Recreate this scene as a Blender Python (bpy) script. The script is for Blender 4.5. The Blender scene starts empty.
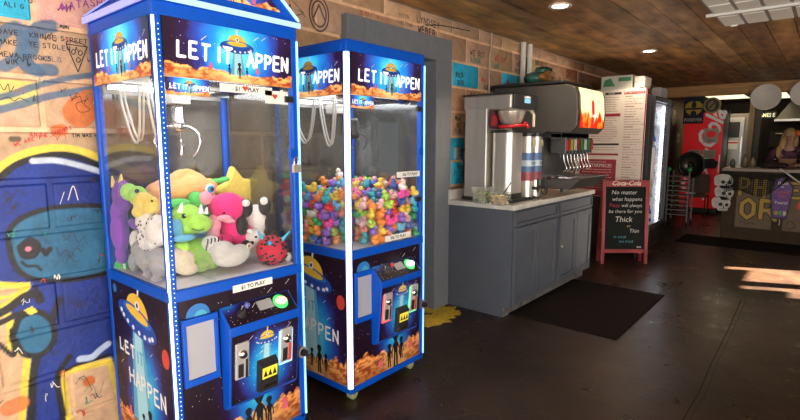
import bpy, bmesh, math, random
import numpy as np
from mathutils import Vector, Matrix, Euler
random.seed(7); RNG = np.random.RandomState(5)
SC = bpy.context.scene; COL = SC.collection
R = math.radians
# ------------------------------------------------------------------ camera numbers (also used to measure the place)
FPX = 503.0; PITCH = math.atan(67/503.0); YAW = R(40.3); EYE = 1.55
FW = np.array([-math.sin(YAW)*math.cos(PITCH), math.cos(YAW)*math.cos(PITCH), -math.sin(PITCH)])
RT = np.array([math.cos(YAW), math.sin(YAW), 0.0]); UP = np.cross(RT, FW)
CAM = np.array([0, 0, EYE])
def ray(x, y): return FW*FPX+RT*(x-400)+UP*(210-y)
def onx(x, y, X): r = ray(x, y); return CAM+r*(X-CAM[0])/r[0]
def ony(x, y, Y): r = ray(x, y); return CAM+r*(Y-CAM[1])/r[1]
def onz(x, y, Z): r = ray(x, y); return CAM+r*(Z-CAM[2])/r[2]
def mpp(p): return float((np.array(p)-CAM)@FW)/FPX      # metres per pixel at a point
# ------------------------------------------------------------------ materials
MATS = {}
def M(name, col=(.5,.5,.5), rough=.5, metal=0, emis=0, ecol=None, noise=0, nscale=20, bump=0, bscale=60, sheen=0, coat=0, attr=False, stretch=None, spec=.5, alpha=1):
    if name in MATS: return MATS[name]
    m = bpy.data.materials.new(name); m.use_nodes = True; MATS[name] = m
    nt = m.node_tree; N = nt.nodes; L = nt.links; b = N['Principled BSDF']
    b.inputs['Roughness'].default_value = rough; b.inputs['Metallic'].default_value = metal
    b.inputs['Specular IOR Level'].default_value = spec
    b.inputs['Sheen Weight'].default_value = sheen; b.inputs['Coat Weight'].default_value = coat
    b.inputs['Alpha'].default_value = alpha
    tc = N.new('ShaderNodeTexCoord'); mp = N.new('ShaderNodeMapping'); L.new(tc.outputs['Object'], mp.inputs['Vector'])
    if stretch: mp.inputs['Scale'].default_value = stretch
    src = None
    if attr:
        a = N.new('ShaderNodeVertexColor'); a.layer_name = 'Col'; src = a.outputs['Color']
    nz = N.new('ShaderNodeTexNoise'); nz.inputs['Scale'].default_value = nscale; nz.inputs['Detail'].default_value = 5
    L.new(mp.outputs['Vector'], nz.inputs['Vector'])
    mx = N.new('ShaderNodeMixRGB'); mx.blend_type = 'MULTIPLY'; mx.inputs['Fac'].default_value = 1
    rp = N.new('ShaderNodeMapRange'); rp.inputs['From Min'].default_value = .3; rp.inputs['From Max'].default_value = .7
    rp.inputs['To Min'].default_value = 1-noise; rp.inputs['To Max'].default_value = 1+noise*.6
    L.new(nz.outputs['Fac'], rp.inputs['Value'])
    if src: L.new(src, mx.inputs['Color1'])
    else: mx.inputs['Color1'].default_value = (*col, 1)
    L.new(rp.outputs['Result'], mx.inputs['Color2'])
    L.new(mx.outputs['Color'], b.inputs['Base Color'])
    if emis:
        b.inputs['Emission Strength'].default_value = emis
        if attr: L.new(src, b.inputs['Emission Color'])
        else: b.inputs['Emission Color'].default_value = (*(ecol or col), 1)
    if bump:
        bz = N.new('ShaderNodeTexNoise'); bz.inputs['Scale'].default_value = bscale; bz.inputs['Detail'].default_value = 4
        L.new(mp.outputs['Vector'], bz.inputs['Vector'])
        bp = N.new('ShaderNodeBump'); bp.inputs['Strength'].default_value = bump; bp.inputs['Distance'].default_value = .01
        L.new(bz.outputs['Fac'], bp.inputs['Height']); L.new(bp.outputs['Normal'], b.inputs['Normal'])
    return m
def glass_mat(name, tint=(1,1,1), refl=.04, rough=.02, haze=0.0, hazecol=(.8,.8,.8)):
    if name in MATS: return MATS[name]
    m = bpy.data.materials.new(name); m.use_nodes = True; MATS[name] = m
    nt = m.node_tree; N = nt.nodes; L = nt.links; N.clear()
    o = N.new('ShaderNodeOutputMaterial'); t = N.new('ShaderNodeBsdfTransparent'); g = N.new('ShaderNodeBsdfGlossy')
    t.inputs['Color'].default_value = (*tint, 1); g.inputs['Roughness'].default_value = rough
    fr = N.new('ShaderNodeLayerWeight'); fr.inputs['Blend'].default_value = .5
    pw = N.new('ShaderNodeMath'); pw.operation = 'POWER'; pw.inputs[1].default_value = 4; L.new(fr.outputs['Facing'], pw.inputs[0])
    ad = N.new('ShaderNodeMath'); ad.operation = 'MULTIPLY_ADD'; ad.inputs[1].default_value = .6; ad.inputs[2].default_value = refl; L.new(pw.outputs[0], ad.inputs[0])
    mx = N.new('ShaderNodeMixShader'); L.new(ad.outputs[0], mx.inputs[0]); L.new(t.outputs[0], mx.inputs[1]); L.new(g.outputs[0], mx.inputs[2])
    last = mx
    if haze:
        d = N.new('ShaderNodeBsdfDiffuse'); d.inputs['Color'].default_value = (*hazecol, 1)
        m2 = N.new('ShaderNodeMixShader'); m2.inputs[0].default_value = haze
        nz = N.new('ShaderNodeTexNoise'); nz.inputs['Scale'].default_value = 6; nz.inputs['Detail'].default_value = 6
        mr = N.new('ShaderNodeMapRange'); mr.inputs['From Min'].default_value = .3; mr.inputs['From Max'].default_value = .7
        mr.inputs['To Min'].default_value = haze*.3; mr.inputs['To Max'].default_value = haze*1.7
        L.new(nz.outputs['Fac'], mr.inputs['Value']); L.new(mr.outputs['Result'], m2.inputs[0])
        L.new(mx.outputs[0], m2.inputs[1]); L.new(d.outputs[0], m2.inputs[2]); last = m2
    L.new(last.outputs[0], o.inputs['Surface'])
    return m
# ------------------------------------------------------------------ mesh building
class MB:
    def __init__(s, xf=None): s.v = []; s.f = []; s.m = []; s.mats = []; s.sm = []; s.xf = xf; s.col = None
    def slot(s, mat):
        if mat not in s.mats: s.mats.append(mat)
        return s.mats.index(mat)
    def add(s, vs, fs, mat, smooth=False):
        b = len(s.v); k = s.slot(mat)
        if s.xf is not None: vs = [tuple(s.xf @ Vector(v)) for v in vs]
        s.v += [tuple(float(c) for c in v) for v in vs]
        for f in fs: s.f.append(tuple(b+i for i in f)); s.m.append(k); s.sm.append(smooth)
        return s
    def box(s, x0, x1, y0, y1, z0, z1, mat):
        x0, x1 = min(x0,x1), max(x0,x1); y0, y1 = min(y0,y1), max(y0,y1); z0, z1 = min(z0,z1), max(z0,z1)
        vs = [(x,y,z) for z in (z0,z1) for y in (y0,y1) for x in (x0,x1)]
        return s.add(vs, [(0,2,3,1),(4,5,7,6),(0,1,5,4),(1,3,7,5),(3,2,6,7),(2,0,4,6)], mat)
    def hexa(s, b4, t4, mat):      # bottom quad (ccw seen from above), top quad
        return s.add(list(b4)+list(t4), [(3,2,1,0),(4,5,6,7),(0,1,5,4),(1,2,6,5),(2,3,7,6),(3,0,4,7)], mat)
    def prism(s, poly, O, U, V, N, d, mat):   # 2D polygon in frame O,U,V extruded d along N
        O, U, V, N = [np.array(a, float) for a in (O,U,V,N)]
        a = [O+U*p[0]+V*p[1] for p in poly]; b = [p+N*d for p in a]; n = len(poly)
        fs = [tuple(range(n))[::-1], tuple(range(n,2*n))]+[(i,(i+1)%n,n+(i+1)%n,n+i) for i in range(n)]
        return s.add(a+b, fs, mat)
    def poly(s, poly, O, U, V, N, off, mat):
        O, U, V, N = [np.array(a, float) for a in (O,U,V,N)]
        return s.add([O+U*p[0]+V*p[1]+N*off for p in poly], [tuple(range(len(poly)))], mat)
    def cyl(s, p0, p1, r0, r1, mat, n=20, cap=True, smooth=True):
        p0 = Vector(p0); p1 = Vector(p1); d = (p1-p0).normalized()
        a = d.orthogonal().normalized(); b = d.cross(a)
        vs = []; 
        for p, r in ((p0,r0),(p1,r1)):
            for i in range(n):
                t = 2*math.pi*i/n; vs.append(p+(a*math.cos(t)+b*math.sin(t))*r)
        s.add(vs, [(i,(i+1)%n,n+(i+1)%n,n+i) for i in range(n)], mat, smooth)
        if cap: s.add(vs, [tuple(range(n))[::-1], tuple(range(n,2*n))], mat)
        return s
    def tube(s, pts, r, mat, n=8, closed=False):
        pts = [Vector(p) for p in pts]; k = len(pts); rings = []; ref = None
        for i, p in enumerate(pts):
            if closed: d = pts[(i+1)%k]-pts[i-1]
            else: d = pts[min(i+1,k-1)]-pts[max(i-1,0)]
            d = d.normalized()
            if ref is None: ref = d.orthogonal().normalized()
            a = (ref-d*ref.dot(d)); a = a.normalized() if a.length > 1e-6 else d.orthogonal().normalized(); ref = a; b = d.cross(a)
            rr = r[i] if isinstance(r, (list,tuple)) else r
            rings.append([p+(a*math.cos(2*math.pi*j/n)+b*math.sin(2*math.pi*j/n))*rr for j in range(n)])
        vs = [v for q in rings for v in q]; fs = []
        for i in range(k if closed else k-1):
            q = (i+1)%k
            for j in range(n): fs.append((i*n+j, i*n+(j+1)%n, q*n+(j+1)%n, q*n+j))
        s.add(vs, fs, mat, True)
        if not closed: s.add(vs, [tuple(range(n))[::-1], tuple((k-1)*n+j for j in range(n))], mat)
        return s
    def lathe(s, prof, O, mat, axis=(0,0,1), n=24, smooth=True):   # prof: (r, h)
        ax = Vector(axis).normalized(); a = ax.orthogonal().normalized(); b = ax.cross(a); O = Vector(O); vs = []
        for r, h in prof:
            for j in range(n): t = 2*math.pi*j/n; vs.append(O+ax*h+(a*math.cos(t)+b*math.sin(t))*max(r,1e-5))
        fs = [(i*n+j, i*n+(j+1)%n, (i+1)*n+(j+1)%n, (i+1)*n+j) for i in range(len(prof)-1) for j in range(n)]
        return s.add(vs, fs, mat, smooth)
    def ball(s, c, r, mat, rot=None, nu=14, nv=9):
        if not hasattr(r, '__len__'): r = (r,r,r)
        vs = []; rm = Euler(rot).to_matrix() if rot else None
        for i in range(nv+1):
            ph = math.pi*i/nv
            for j in range(nu):
                t = 2*math.pi*j/nu; p = Vector((r[0]*math.sin(ph)*math.cos(t), r[1]*math.sin(ph)*math.sin(t), r[2]*math.cos(ph)))
                if rm: p = rm @ p
                vs.append(p+Vector([float(q) for q in c]))
        fs = [(i*nu+j, (i+1)*nu+j, (i+1)*nu+(j+1)%nu, i*nu+(j+1)%nu) for i in range(nv) for j in range(nu)]
        return s.add(vs, fs, mat, True)
    def stroke(s, pts, w, O, U, V, N, off, mat):   # flat ribbon following a 2D polyline in a frame
        O, U, V, N = [np.array(a, float) for a in (O,U,V,N)]; P = [np.array(p, float) for p in pts]
        for a, b in zip(P, P[1:]):
            d = b-a; l = np.hypot(*d)
            if l < 1e-7: continue
            s.n = getattr(s, 'n', 0)+1; off_ = off+(s.n % 16)*2.5e-5      # no two ribbons share a plane
            q = np.array((-d[1], d[0]))/l*w/2; e = d/l*w*.3
            if w > .008:
                e = e*0
                s.add([O+U*(c_[0]+math.cos(t)*w/2)+V*(c_[1]+math.sin(t)*w/2)+N*(off_+.0000125) for c_ in (b,) for t in [k_*math.pi/4 for k_ in range(8)]], [tuple(range(8))], mat)
            s.add([O+U*p[0]+V*p[1]+N*off_ for p in (a-e-q, b+e-q, b+e+q, a-e+q)], [(0,1,2,3)], mat)
        return s
    def build(s, name, parent=None, bevel=0, seg=2, **tags):
        me = bpy.data.meshes.new(name)
        V = np.array(s.v, float)
        if parent is not None:
            inv = np.array(base_matrix(parent).inverted()); org = None
            V = (np.c_[V, np.ones(len(V))] @ inv.T)[:, :3]
        else:
            org = np.array([(V[:,0].min()+V[:,0].max())/2, (V[:,1].min()+V[:,1].max())/2, V[:,2].min()]); V = V-org
        me.from_pydata(V.tolist(), [], s.f); me.polygons.foreach_set('material_index', s.m); me.polygons.foreach_set('use_smooth', s.sm)
        for m in s.mats: me.materials.append(m)
        if s.col is not None:
            ca = me.color_attributes.new('Col', 'FLOAT_COLOR', 'POINT'); c = np.ones((len(V),4)); c[:len(s.col),:3] = s.col; ca.data.foreach_set('color', c.ravel())
        me.update()
        o = bpy.data.objects.new(name, me); COL.objects.link(o)
        if parent is not None: o.parent = parent
        else: o.location = org
        if bevel:
            b = o.modifiers.new('bevel', 'BEVEL'); b.width = bevel; b.segments = seg; b.limit_method = 'ANGLE'; b.angle_limit = R(40)
        for k, v in tags.items(): o[k] = v
        return o
def base_matrix(o):
    m = Matrix.Translation(o.location) @ o.rotation_euler.to_matrix().to_4x4()
    return base_matrix(o.parent) @ m if o.parent else m
def thing(name, label, cat, loc=(0,0,0), rotz=0, group=None):
    o = bpy.data.objects.new(name, None); COL.objects.link(o); o.location = [float(c) for c in loc]; o.rotation_euler = (0,0,rotz)
    o.empty_display_size = .1
    o['label'] = label; o['category'] = cat
    if group: o['group'] = group
    return o
def tag(o, label, cat, group=None, kind=None):
    o['label'] = label; o['category'] = cat
    if group: o['group'] = group
    if kind: o['kind'] = kind
    return o
def struct(mb, name, **k): o = mb.build(name, **k); o['kind'] = 'structure'; return o
def blob(name, parent, balls, mat, vox=.006, smooth=4, **tags):   # many ellipsoids melted into one soft surface
    mb = MB()
    for b in balls: mb.ball(b[0], b[1], mat, b[2] if len(b) > 2 else None, 16, 10)
    o = mb.build(name, parent, **tags)
    r = o.modifiers.new('remesh', 'REMESH'); r.mode = 'VOXEL'; r.voxel_size = vox; r.use_smooth_shade = True
    if smooth: q = o.modifiers.new('smooth', 'SMOOTH'); q.factor = .6; q.iterations = smooth
    return o
def text_mesh(body, size=1, shear=0, offset=0, align='CENTER', res=2):
    cu = bpy.data.curves.new('tmp', 'FONT'); cu.body = body; cu.size = size; cu.shear = shear; cu.offset = offset; cu.align_x = align; cu.resolution_u = res
    o = bpy.data.objects.new('tmp', cu); COL.objects.link(o); dg = bpy.context.evaluated_depsgraph_get(); dg.update()
    e = o.evaluated_get(dg); me = e.to_mesh(); vs = [tuple(v.co) for v in me.vertices]; fs = [tuple(p.vertices) for p in me.polygons]
    e.to_mesh_clear(); bpy.data.objects.remove(o); bpy.data.curves.remove(cu)
    return vs, fs
def text(mb, body, size, pos, O, U, V, N, off, mat, shear=0, bold=0, align='CENTER', maxw=None):
    vs, fs = text_mesh(body, size, shear, bold, align)
    if not vs: return
    w = max(v[0] for v in vs)-min(v[0] for v in vs); k = min(1, maxw/w) if maxw and w > 0 else 1
    O, U, V, N = [np.array(a, float) for a in (O,U,V,N)]
    mb.add([O+U*(v[0]*k+pos[0])+V*(v[1]+pos[1])+N*off for v in vs], fs, mat)
# hand lettering: strokes on a 0..1 grid
SF = {'A':'00 .5,1 1,0|.2,.4 .8,.4','B':'00 01 .7,.95 .8,.75 .6,.55 0,.52|.6,.55 .9,.4 .85,.1 .5,0 00','C':'.95,.85 .5,1 .1,.7 .1,.3 .5,0 .95,.15','D':'00 01 .6,.9 .95,.5 .6,.05 00','E':'.9,1 0,1 00 .9,0|0,.52 .7,.52','F':'.9,1 0,1 00|0,.55 .7,.55','G':'.95,.85 .5,1 .1,.7 .1,.3 .5,0 .95,.2 .95,.45 .55,.45','H':'01 00|11 10|0,.5 1,.5','I':'.5,1 .5,0','J':'.8,1 .8,.2 .4,0 .1,.2','K':'01 00|.9,1 0,.45 .95,0','L':'01 00 .85,0','M':'00 .1,1 .5,.4 .9,1 10','N':'00 01 .9,0 .9,1','O':'.5,1 .1,.75 .1,.25 .5,0 .9,.25 .9,.75 .5,1','P':'00 01 .75,.93 .85,.7 .6,.48 0,.45','Q':'.5,1 .1,.75 .1,.25 .5,0 .9,.25 .9,.75 .5,1|.6,.3 1,0','R':'00 01 .75,.93 .85,.7 .6,.48 0,.45|.5,.45 .95,0','S':'.9,.9 .5,1 .1,.8 .25,.58 .75,.45 .9,.2 .5,0 .1,.12','T':'01 11|.5,1 .5,0','U':'01 .1,.2 .5,0 .9,.2 1,1','V':'01 .5,0 11','W':'01 .25,0 .5,.6 .75,0 11','X':'01 10|11 00','Y':'01 .5,.5 11|.5,.5 .5,0','Z':'01 11 00 10','0':'.5,1 .1,.75 .1,.25 .5,0 .9,.25 .9,.75 .5,1','1':'.3,.8 .55,1 .55,0','2':'.1,.8 .5,1 .9,.75 .1,0 .9,0','3':'.1,.9 .8,.9 .5,.55 .9,.3 .5,0 .1,.1','$':'.9,.85 .5,.95 .1,.75 .9,.3 .5,.05 .1,.15|.5,1.1 .5,-.1','!':'.5,1 .5,.3|.5,.08 .5,0','.':'.5,.05 .5,0',',':'.5,.05 .4,-.15',"'":'.5,1 .5,.8','&':'.9,0 .2,.8 .5,1 .7,.8 .1,.3 .4,0 .9,.4'}
def glyph(c):
    out = []
    for st in SF.get(c, '').split('|'):
        pl = []
        for t in st.split():
            pl.append(tuple(float(q) for q in t.split(',')) if ',' in t else (float(t[0]), float(t[1])))
        if pl: out.append(pl)
    return out
def letters(mb, s, pos, h, w, lw, O, U, V, N, off, mat, gap=.3, slant=0, jit=.0, rise=0):
    rr = random.Random(s+str(h)); x = pos[0]
    for c in s.upper():
        cw = w*(.35 if c in "I.,!'1" else .6 if c == ' ' else 1); dy = rr.uniform(-jit, jit)*h
        for pl in glyph(c):
            mb.stroke([(x+(p[0] if c not in "I.,!'" else p[0]*.35)*cw*(1 if c not in "I.,!'" else 2.8)*.9+slant*p[1]*h, pos[1]+dy+rise*(x-pos[0])+p[1]*h) for p in pl], lw, O, U, V, N, off, mat)
        x += cw+gap*w
    return x
def smoothline(pts, k=6):
    P = [np.array(p, float) for p in pts]; P = [2*P[0]-P[1]]+P+[2*P[-1]-P[-2]]; out = []
    for i in range(1, len(P)-2):
        for t in np.linspace(0, 1, k, endpoint=False):
            a, b, c, d = P[i-1:i+3]; out.append(.5*((2*b)+(-a+c)*t+(2*a-5*b+4*c-d)*t*t+(-a+3*b-3*c+d)*t**3))
    out.append(P[-2]); return out
def inpoly(X, Y, poly):
    r = np.zeros(X.shape, bool); n = len(poly)
    for i in range(n):
        x0, y0 = poly[i]; x1, y1 = poly[(i+1)%n]
        c = ((y0 > Y) != (y1 > Y)); r ^= c & (X < (x1-x0)*(Y-y0)/((y1-y0) if y1 != y0 else 1e-9)+x0)
    return r
def sdist_(X, Y, pts):
    d = np.full(X.shape, 1e9)
    for (ax,ay),(bx,by) in zip(pts, pts[1:]):
        vx, vy = bx-ax, by-ay; t = np.clip(((X-ax)*vx+(Y-ay)*vy)/(vx*vx+vy*vy+1e-12), 0, 1)
        d = np.minimum(d, np.hypot(X-ax-t*vx, Y-ay-t*vy))
    return d
_ng = RNG.rand(64,64,3)
def vnoise(X, Y, k=0):
    xi = np.floor(X).astype(int); yi = np.floor(Y).astype(int); fx = X-xi; fy = Y-yi; fx = fx*fx*(3-2*fx); fy = fy*fy*(3-2*fy)
    g = lambda a, b: _ng[a%64, b%64, k]
    return (g(xi,yi)*(1-fx)+g(xi+1,yi)*fx)*(1-fy)+(g(xi,yi+1)*(1-fx)+g(xi+1,yi+1)*fx)*fy
def fbm(X, Y, k=0): return (vnoise(X,Y,k)+.5*vnoise(X*2.1,Y*2.1,k)+.25*vnoise(X*4.3,Y*4.3,k))/1.75
# common materials
BLACK = M('black_paint', (.012,.012,.014), .6); INK = M('marker_ink', (.03,.025,.03), .7); WHITE = M('white_paint', (.85,.85,.83), .5)
BLUE = M('blue_enamel', (.0,.075,.50), .4, noise=.06, spec=.3); STEEL = M('brushed_steel', (.72,.69,.64), .36, .8, noise=.08, nscale=30, stretch=(1,1,.05))
CHROME = M('chrome', (.8,.8,.8), .12, 1); RUBBER = M('black_rubber', (.02,.02,.02), .8); DPLAS = M('dark_plastic', (.02,.02,.022), .35)
# ================================================================== THE ROOM
XW = -2.76; ZC = 2.67
CH = .235; ZR = 2.08; BL = .47
# --- mural painter: everything in wall metres (Y, z)
def wp(*pts): return [(float(q[1]), float(q[2])) for q in (onx(x, y, XW) for x, y in pts)]
TAN = np.array((.60,.385,.235)); MBLUE = np.array((.004,.024,.21)); TEAL = np.array((.014,.11,.22)); YEL = np.array((.78,.60,.07)); BLK = np.array((.008,.008,.012))
SPRAY = np.array((.07,.14,.24)); ORG = np.array((.60,.15,.03)); CYN = np.array((.02,.42,.66))
def k_(px): return px*.0053
arc = wp((-60,235),(-20,192),(0,169),(20,156),(45,149),(70,149),(98,157),(130,170),(160,190),(180,215))
arc2 = wp((-60,245),(-20,202),(0,178),(20,163),(50,155),(75,156),(98,165),(128,180),(156,200),(175,225))
arcp = wp((-60,245),(-20,202),(0,178),(20,163),(50,155),(75,156),(98,165),(128,180),(156,200),(175,225),(170,470),(-60,470))
white = smoothline(wp((33,161),(60,161),(98,171),(120,180),(140,195)))
face = smoothline(wp((8,240),(12,226),(30,214),(60,207),(100,206),(135,214),(150,235),(135,262),(100,275),(60,281),(30,278),(14,264),(8,240)))
ballp = smoothline(wp((13,336),(20,318),(38,312),(52,322),(54,340),(42,354),(24,354),(13,336)))
lefty = wp((-30,284),(28,286),(12,302),(4,306),(10,322),(12,352),(28,352),(26,372),(22,420),(20,450),(-30,450))
righty = wp((62,374),(84,368),(110,361),(120,400),(118,450),(72,450),(70,420))
def mural(Y, Z, base):
    c = base.copy()
    def put(mask, col, a=1.0):
        if mask.dtype == bool: mask = mask.astype(float)
        k = (mask*a)[:,None]; c[:] = c*(1-k)+np.array(col)*k
    class SD:      # soft-edged comparison of a distance with a width
        def __init__(s, d): s.d = d
        def __lt__(s, w): return np.clip((w-s.d)/.005+.5, 0, 1)
    sdist = lambda X_, Y_, pts: SD(sdist_(X_, Y_, pts))
    nz = fbm(Y*9, Z*9); nf = fbm(Y*40, Z*40, 1)
    for poly, col in ((wp((-10,78),(38,82),(36,106),(-10,106)), (.72,.62,.14)),): put(inpoly(Y, Z, poly), col, .8)
    # blue grey spray lettering
    for st, w in ((((-10,52),(2,34),(18,27),(32,38),(30,52),(15,60),(4,66)),9),(((52,26),(40,28),(28,40),(22,56),(30,68),(52,70)),10),(((22,36),(28,62),(40,72)),9),(((-10,99),(10,95),(30,88),(60,80),(90,75)),5),(((-10,112),(22,104),(50,96),(92,89)),6)):
        put(sdist(Y, Z, smoothline(wp(*st))) < k_(w)/2*(.9+.3*nz), SPRAY, .9)
    put(sdist(Y, Z, wp((80,112),(86,106),(90,104))) < k_(13)*(.85+.3*nz), ORG, .92)
    put(sdist(Y, Z, wp((57,131),(62,130))) < k_(5)*(.8+.4*nz), ORG, .92)
    put(sdist(Y, Z, wp((12,139),(18,139))) < k_(2.4), BLK, .8)
    put(inpoly(Y, Z, arcp), MBLUE)
    bl = inpoly(Y, Z, arcp); c[bl] *= (.7+.6*nz[bl])[:,None]
    put(sdist(Y, Z, smoothline(arc)) < k_(7)/2, YEL, .95)
    put(sdist(Y, Z, smoothline(arc2)) < k_(5.5)/2, BLK)
    put(sdist(Y, Z, white) < k_(5)/2, (.62,.70,.80), .8)
    put(inpoly(Y, Z, face), TEAL); fm = inpoly(Y, Z, face); c[fm] *= (.75+.5*nz[fm])[:,None]
    put(sdist(Y, Z, face) < k_(4.5)/2, BLK)
    put(sdist(Y, Z, smoothline(wp((20,247),(30,240),(38,246),(34,255),(24,256),(20,247)))) < k_(2.5), BLK); put(inpoly(Y, Z, wp((20,247),(30,240),(38,246),(34,255),(24,256))), BLK)
    put(sdist(Y, Z, wp((28,249),(28.6,249))) < k_(2), (.75,.2,.3))
    put(sdist(Y, Z, wp((43,250),(46,254),(50,249))) < k_(2.2), BLK)
    put(sdist(Y, Z, smoothline(wp((22,262),(27,266),(36,266),(41,270)))) < k_(1.2), BLK)
    for p in (lefty, righty):
        put(inpoly(Y, Z, p), TAN*1.0); put(sdist(Y, Z, p+[p[0]]) < k_(5.5)/2, YEL)
    put(sdist(Y, Z, smoothline(wp((-10,298),(8,297),(20,292)))) < k_(1.5), YEL)
    for st, w in ((((-20,322),(6,310),(24,297),(36,294),(40,300)),7),(((-20,330),(2,322),(16,315),(30,312)),5),(((60,300),(52,320),(36,362),(33,388),(30,450)),6),(((70,356),(58,378),(64,420),(66,450)),5),(((66,371),(84,362),(108,355)),4),(((0,345),(14,355),(12,330)),4),(((36,288),(38,300)),4)):
        put(sdist(Y, Z, smoothline(wp(*st))) < k_(w)/2, BLK)
    put(inpoly(Y, Z, ballp), TEAL*1.1); put(sdist(Y, Z, ballp) < k_(5)/2, BLK)
    put(inpoly(Y, Z, wp((24,310),(32,306),(38,312),(30,315))), YEL)
    put(sdist(Y, Z, smoothline(wp((80,359),(92,357),(100,350),(108,344)))) < k_(3), (.5,.62,.85), .85)
    put(sdist(Y, Z, wp((89,381),(89.5,381.5))) < k_(5), ORG)
    put(sdist(Y, Z, wp((10,408),(20,404))) < k_(7), ORG, .8)
    c *= (.88+.24*nf)[:,None]
    return c
BT = {}
def block_tint(r, i):
    if (r, i) not in BT:
        q = random.Random(r*91+i*7); t = TAN*q.uniform(.78,1.0)*np.array((1,q.uniform(.93,1.04),q.uniform(.85,1.1)))
        BT[(r,i)] = t
    return BT[(r,i)]
CY = [wp((16,8))[0], wp((461,78))[0], wp((456,139))[0], wp((454,172))[0], wp((520,84))[0]]
OPEN = (2.74, 3.74, 2.31)
def row_joints(r):
    off = .73+(0 if r%2 else BL/2); n0 = int(math.floor((-.6-off)/BL)); return [off+BL*(n0+i) for i in range(34)]
wall = MB(); cols = []
PAINT = M('painted_block', attr=True, rough=.6, noise=.16, nscale=16, bump=.5, bscale=45)
nrow = 12
def patch(y0, y1, z0, z1, step, tint):
    ny = max(2, int((y1-y0)/step)+1); nz_ = max(2, int((z1-z0)/step)+1)
    e = .008; ys = np.r_[y0, np.linspace(y0+e, y1-e, ny), y1]; zs = np.r_[z0, np.linspace(z0+e, z1-e, nz_), z1]
    YY, ZZ = np.meshgrid(ys, zs); X = np.full(YY.shape, XW); X[0,:] = X[-1,:] = XW-.012; X[:,0] = X[:,-1] = XW-.012
    Y = YY.ravel(); Z = ZZ.ravel(); c = np.repeat(tint[None,:], len(Y), 0)
    if step < .015: c = mural(Y, Z, c)
    else: c = c*(.85+.3*fbm(Y*8, Z*8))[:,None]
    w = len(ys); fs = [(j*w+i, j*w+i+1, (j+1)*w+i+1, (j+1)*w+i) for j in range(len(zs)-1) for i in range(w-1)]
    wall.add(np.c_[X.ravel(), Y, Z].tolist(), fs, PAINT, True); cols.append(c)
G = .011
for r in range(-3, nrow):
    zt = ZR-CH*r; zb = zt-CH; zt = min(zt, ZC); zb = max(zb, 0)
    if zb >= ZC-.01 or zt <= .02: continue
    J = row_joints(r)
    for i, (a, b) in enumerate(zip(J, J[1:])):
        if a > 12.4: break
        t = block_tint(r, i)
        for cyz in CY:
            if a < cyz[0] < b and zb < cyz[1] < zt: t = CYN
        if r == -1 and a < .74 < b+.3 and a > .5: t = np.array((.66,.36,.30))
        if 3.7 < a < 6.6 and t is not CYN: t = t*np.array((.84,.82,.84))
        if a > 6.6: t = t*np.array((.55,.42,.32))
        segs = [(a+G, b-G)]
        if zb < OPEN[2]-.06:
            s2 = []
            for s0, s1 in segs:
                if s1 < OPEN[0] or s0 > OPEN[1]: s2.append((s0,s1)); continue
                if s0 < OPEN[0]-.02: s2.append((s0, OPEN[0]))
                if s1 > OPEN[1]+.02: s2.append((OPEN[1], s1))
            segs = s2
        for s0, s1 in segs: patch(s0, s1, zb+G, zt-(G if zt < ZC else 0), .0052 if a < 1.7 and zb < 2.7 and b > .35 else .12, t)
# mortar bed behind the blocks
def bed(y0, y1, z0, z1, step):
    ys = np.arange(y0, y1+step*.5, step); zs = np.arange(z0, z1+step*.5, step); ys = np.linspace(y0,y1,len(ys)); zs = np.linspace(z0,z1,len(zs))
    YY, ZZ = np.meshgrid(ys, zs); Y = YY.ravel(); Z = ZZ.ravel(); c = np.repeat((TAN*1.3)[None,:], len(Y), 0)
    if step < .02: c = mural(Y, Z, c)
    w = len(ys); fs = [(j*w+i, j*w+i+1, (j+1)*w+i+1, (j+1)*w+i) for j in range(len(zs)-1) for i in range(w-1)]
    wall.add(np.c_[np.full(len(Y), XW-.012), Y, Z].tolist(), fs, PAINT, True); cols.append(c)
bed(-.8,.3,0,ZC,.2); bed(.3,2.0,0,ZC,.009); bed(2.0,OPEN[0],0,ZC,.2); bed(OPEN[0],OPEN[1],OPEN[2],ZC,.2); bed(OPEN[1],12.6,0,ZC,.2)
ncol = len(wall.v)
# marker writing and doodles on the blocks (part of the painted wall)
WO = (XW,0,0); WU = (0,1,0); WV = (0,0,1); WN = (1,0,0)
MK = [INK, M('red_marker', (.45,.04,.03), .7), M('purple_marker', (.30,.04,.30), .7), M('green_marker', (.03,.22,.16), .7), M('white_chalk_pen', (.7,.66,.6), .8)]
def wtext(s, px, py, hpx, mat=INK, lw=.0035, rise=0, jit=.08):
    p = wp((px, py))[0]; k = mpp(onx(px, py, XW))*hpx; letters(wall, s, p, k, k*.72, lw, WO, WU, WV, WN, .0012, mat, jit=jit, rise=rise)
wtext('kringe street', 30, 37, 4.6); wtext('ye stolen a', 29, 46, 4.6); wtext('dave', -2, 33, 4.8); wtext('make', -2, 43, 4.6); wtext('meva brooks', -1, 56, 4.6); wtext('wif', 6, 64, 4.6); wtext('pablo', 36, 60, 5, M('grey_marker',(.12,.14,.18),.7))
wtext('mimi', 60, 28, 3); wtext('natasha', 62, 10, 7, MK[2], .005, rise=.35); wtext('q', 60, 9, 5, MK[2]); wtext('tim was here', 72, 137, 3.2); wtext('we are the champs', 14, 146, 3.5, MK[1], rise=.35); wtext('art', 30, 137, 4, MK[1])
wtext('ali g', 4, 6, 4.5); wtext('yo', 23, 2, 5)
def wline(pts, lw=.0035, mat=INK, sm=True):
    q = wp(*pts); wall.stroke(smoothline(q, 5) if sm else q, lw, WO, WU, WV, WN, .0012, mat)
wline([(66,44),(78,72),(87,47),(66,44)], .005, sm=False); wline([(66,44),(68,41),(80,43),(87,47)], .004)
for cx, cy in ((73,52),(80,53),(78,60)): wline([(cx-2,cy),(cx,cy-2.5),(cx+2.5,cy),(cx,cy+2.5),(cx-2,cy)], .004)
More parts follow.
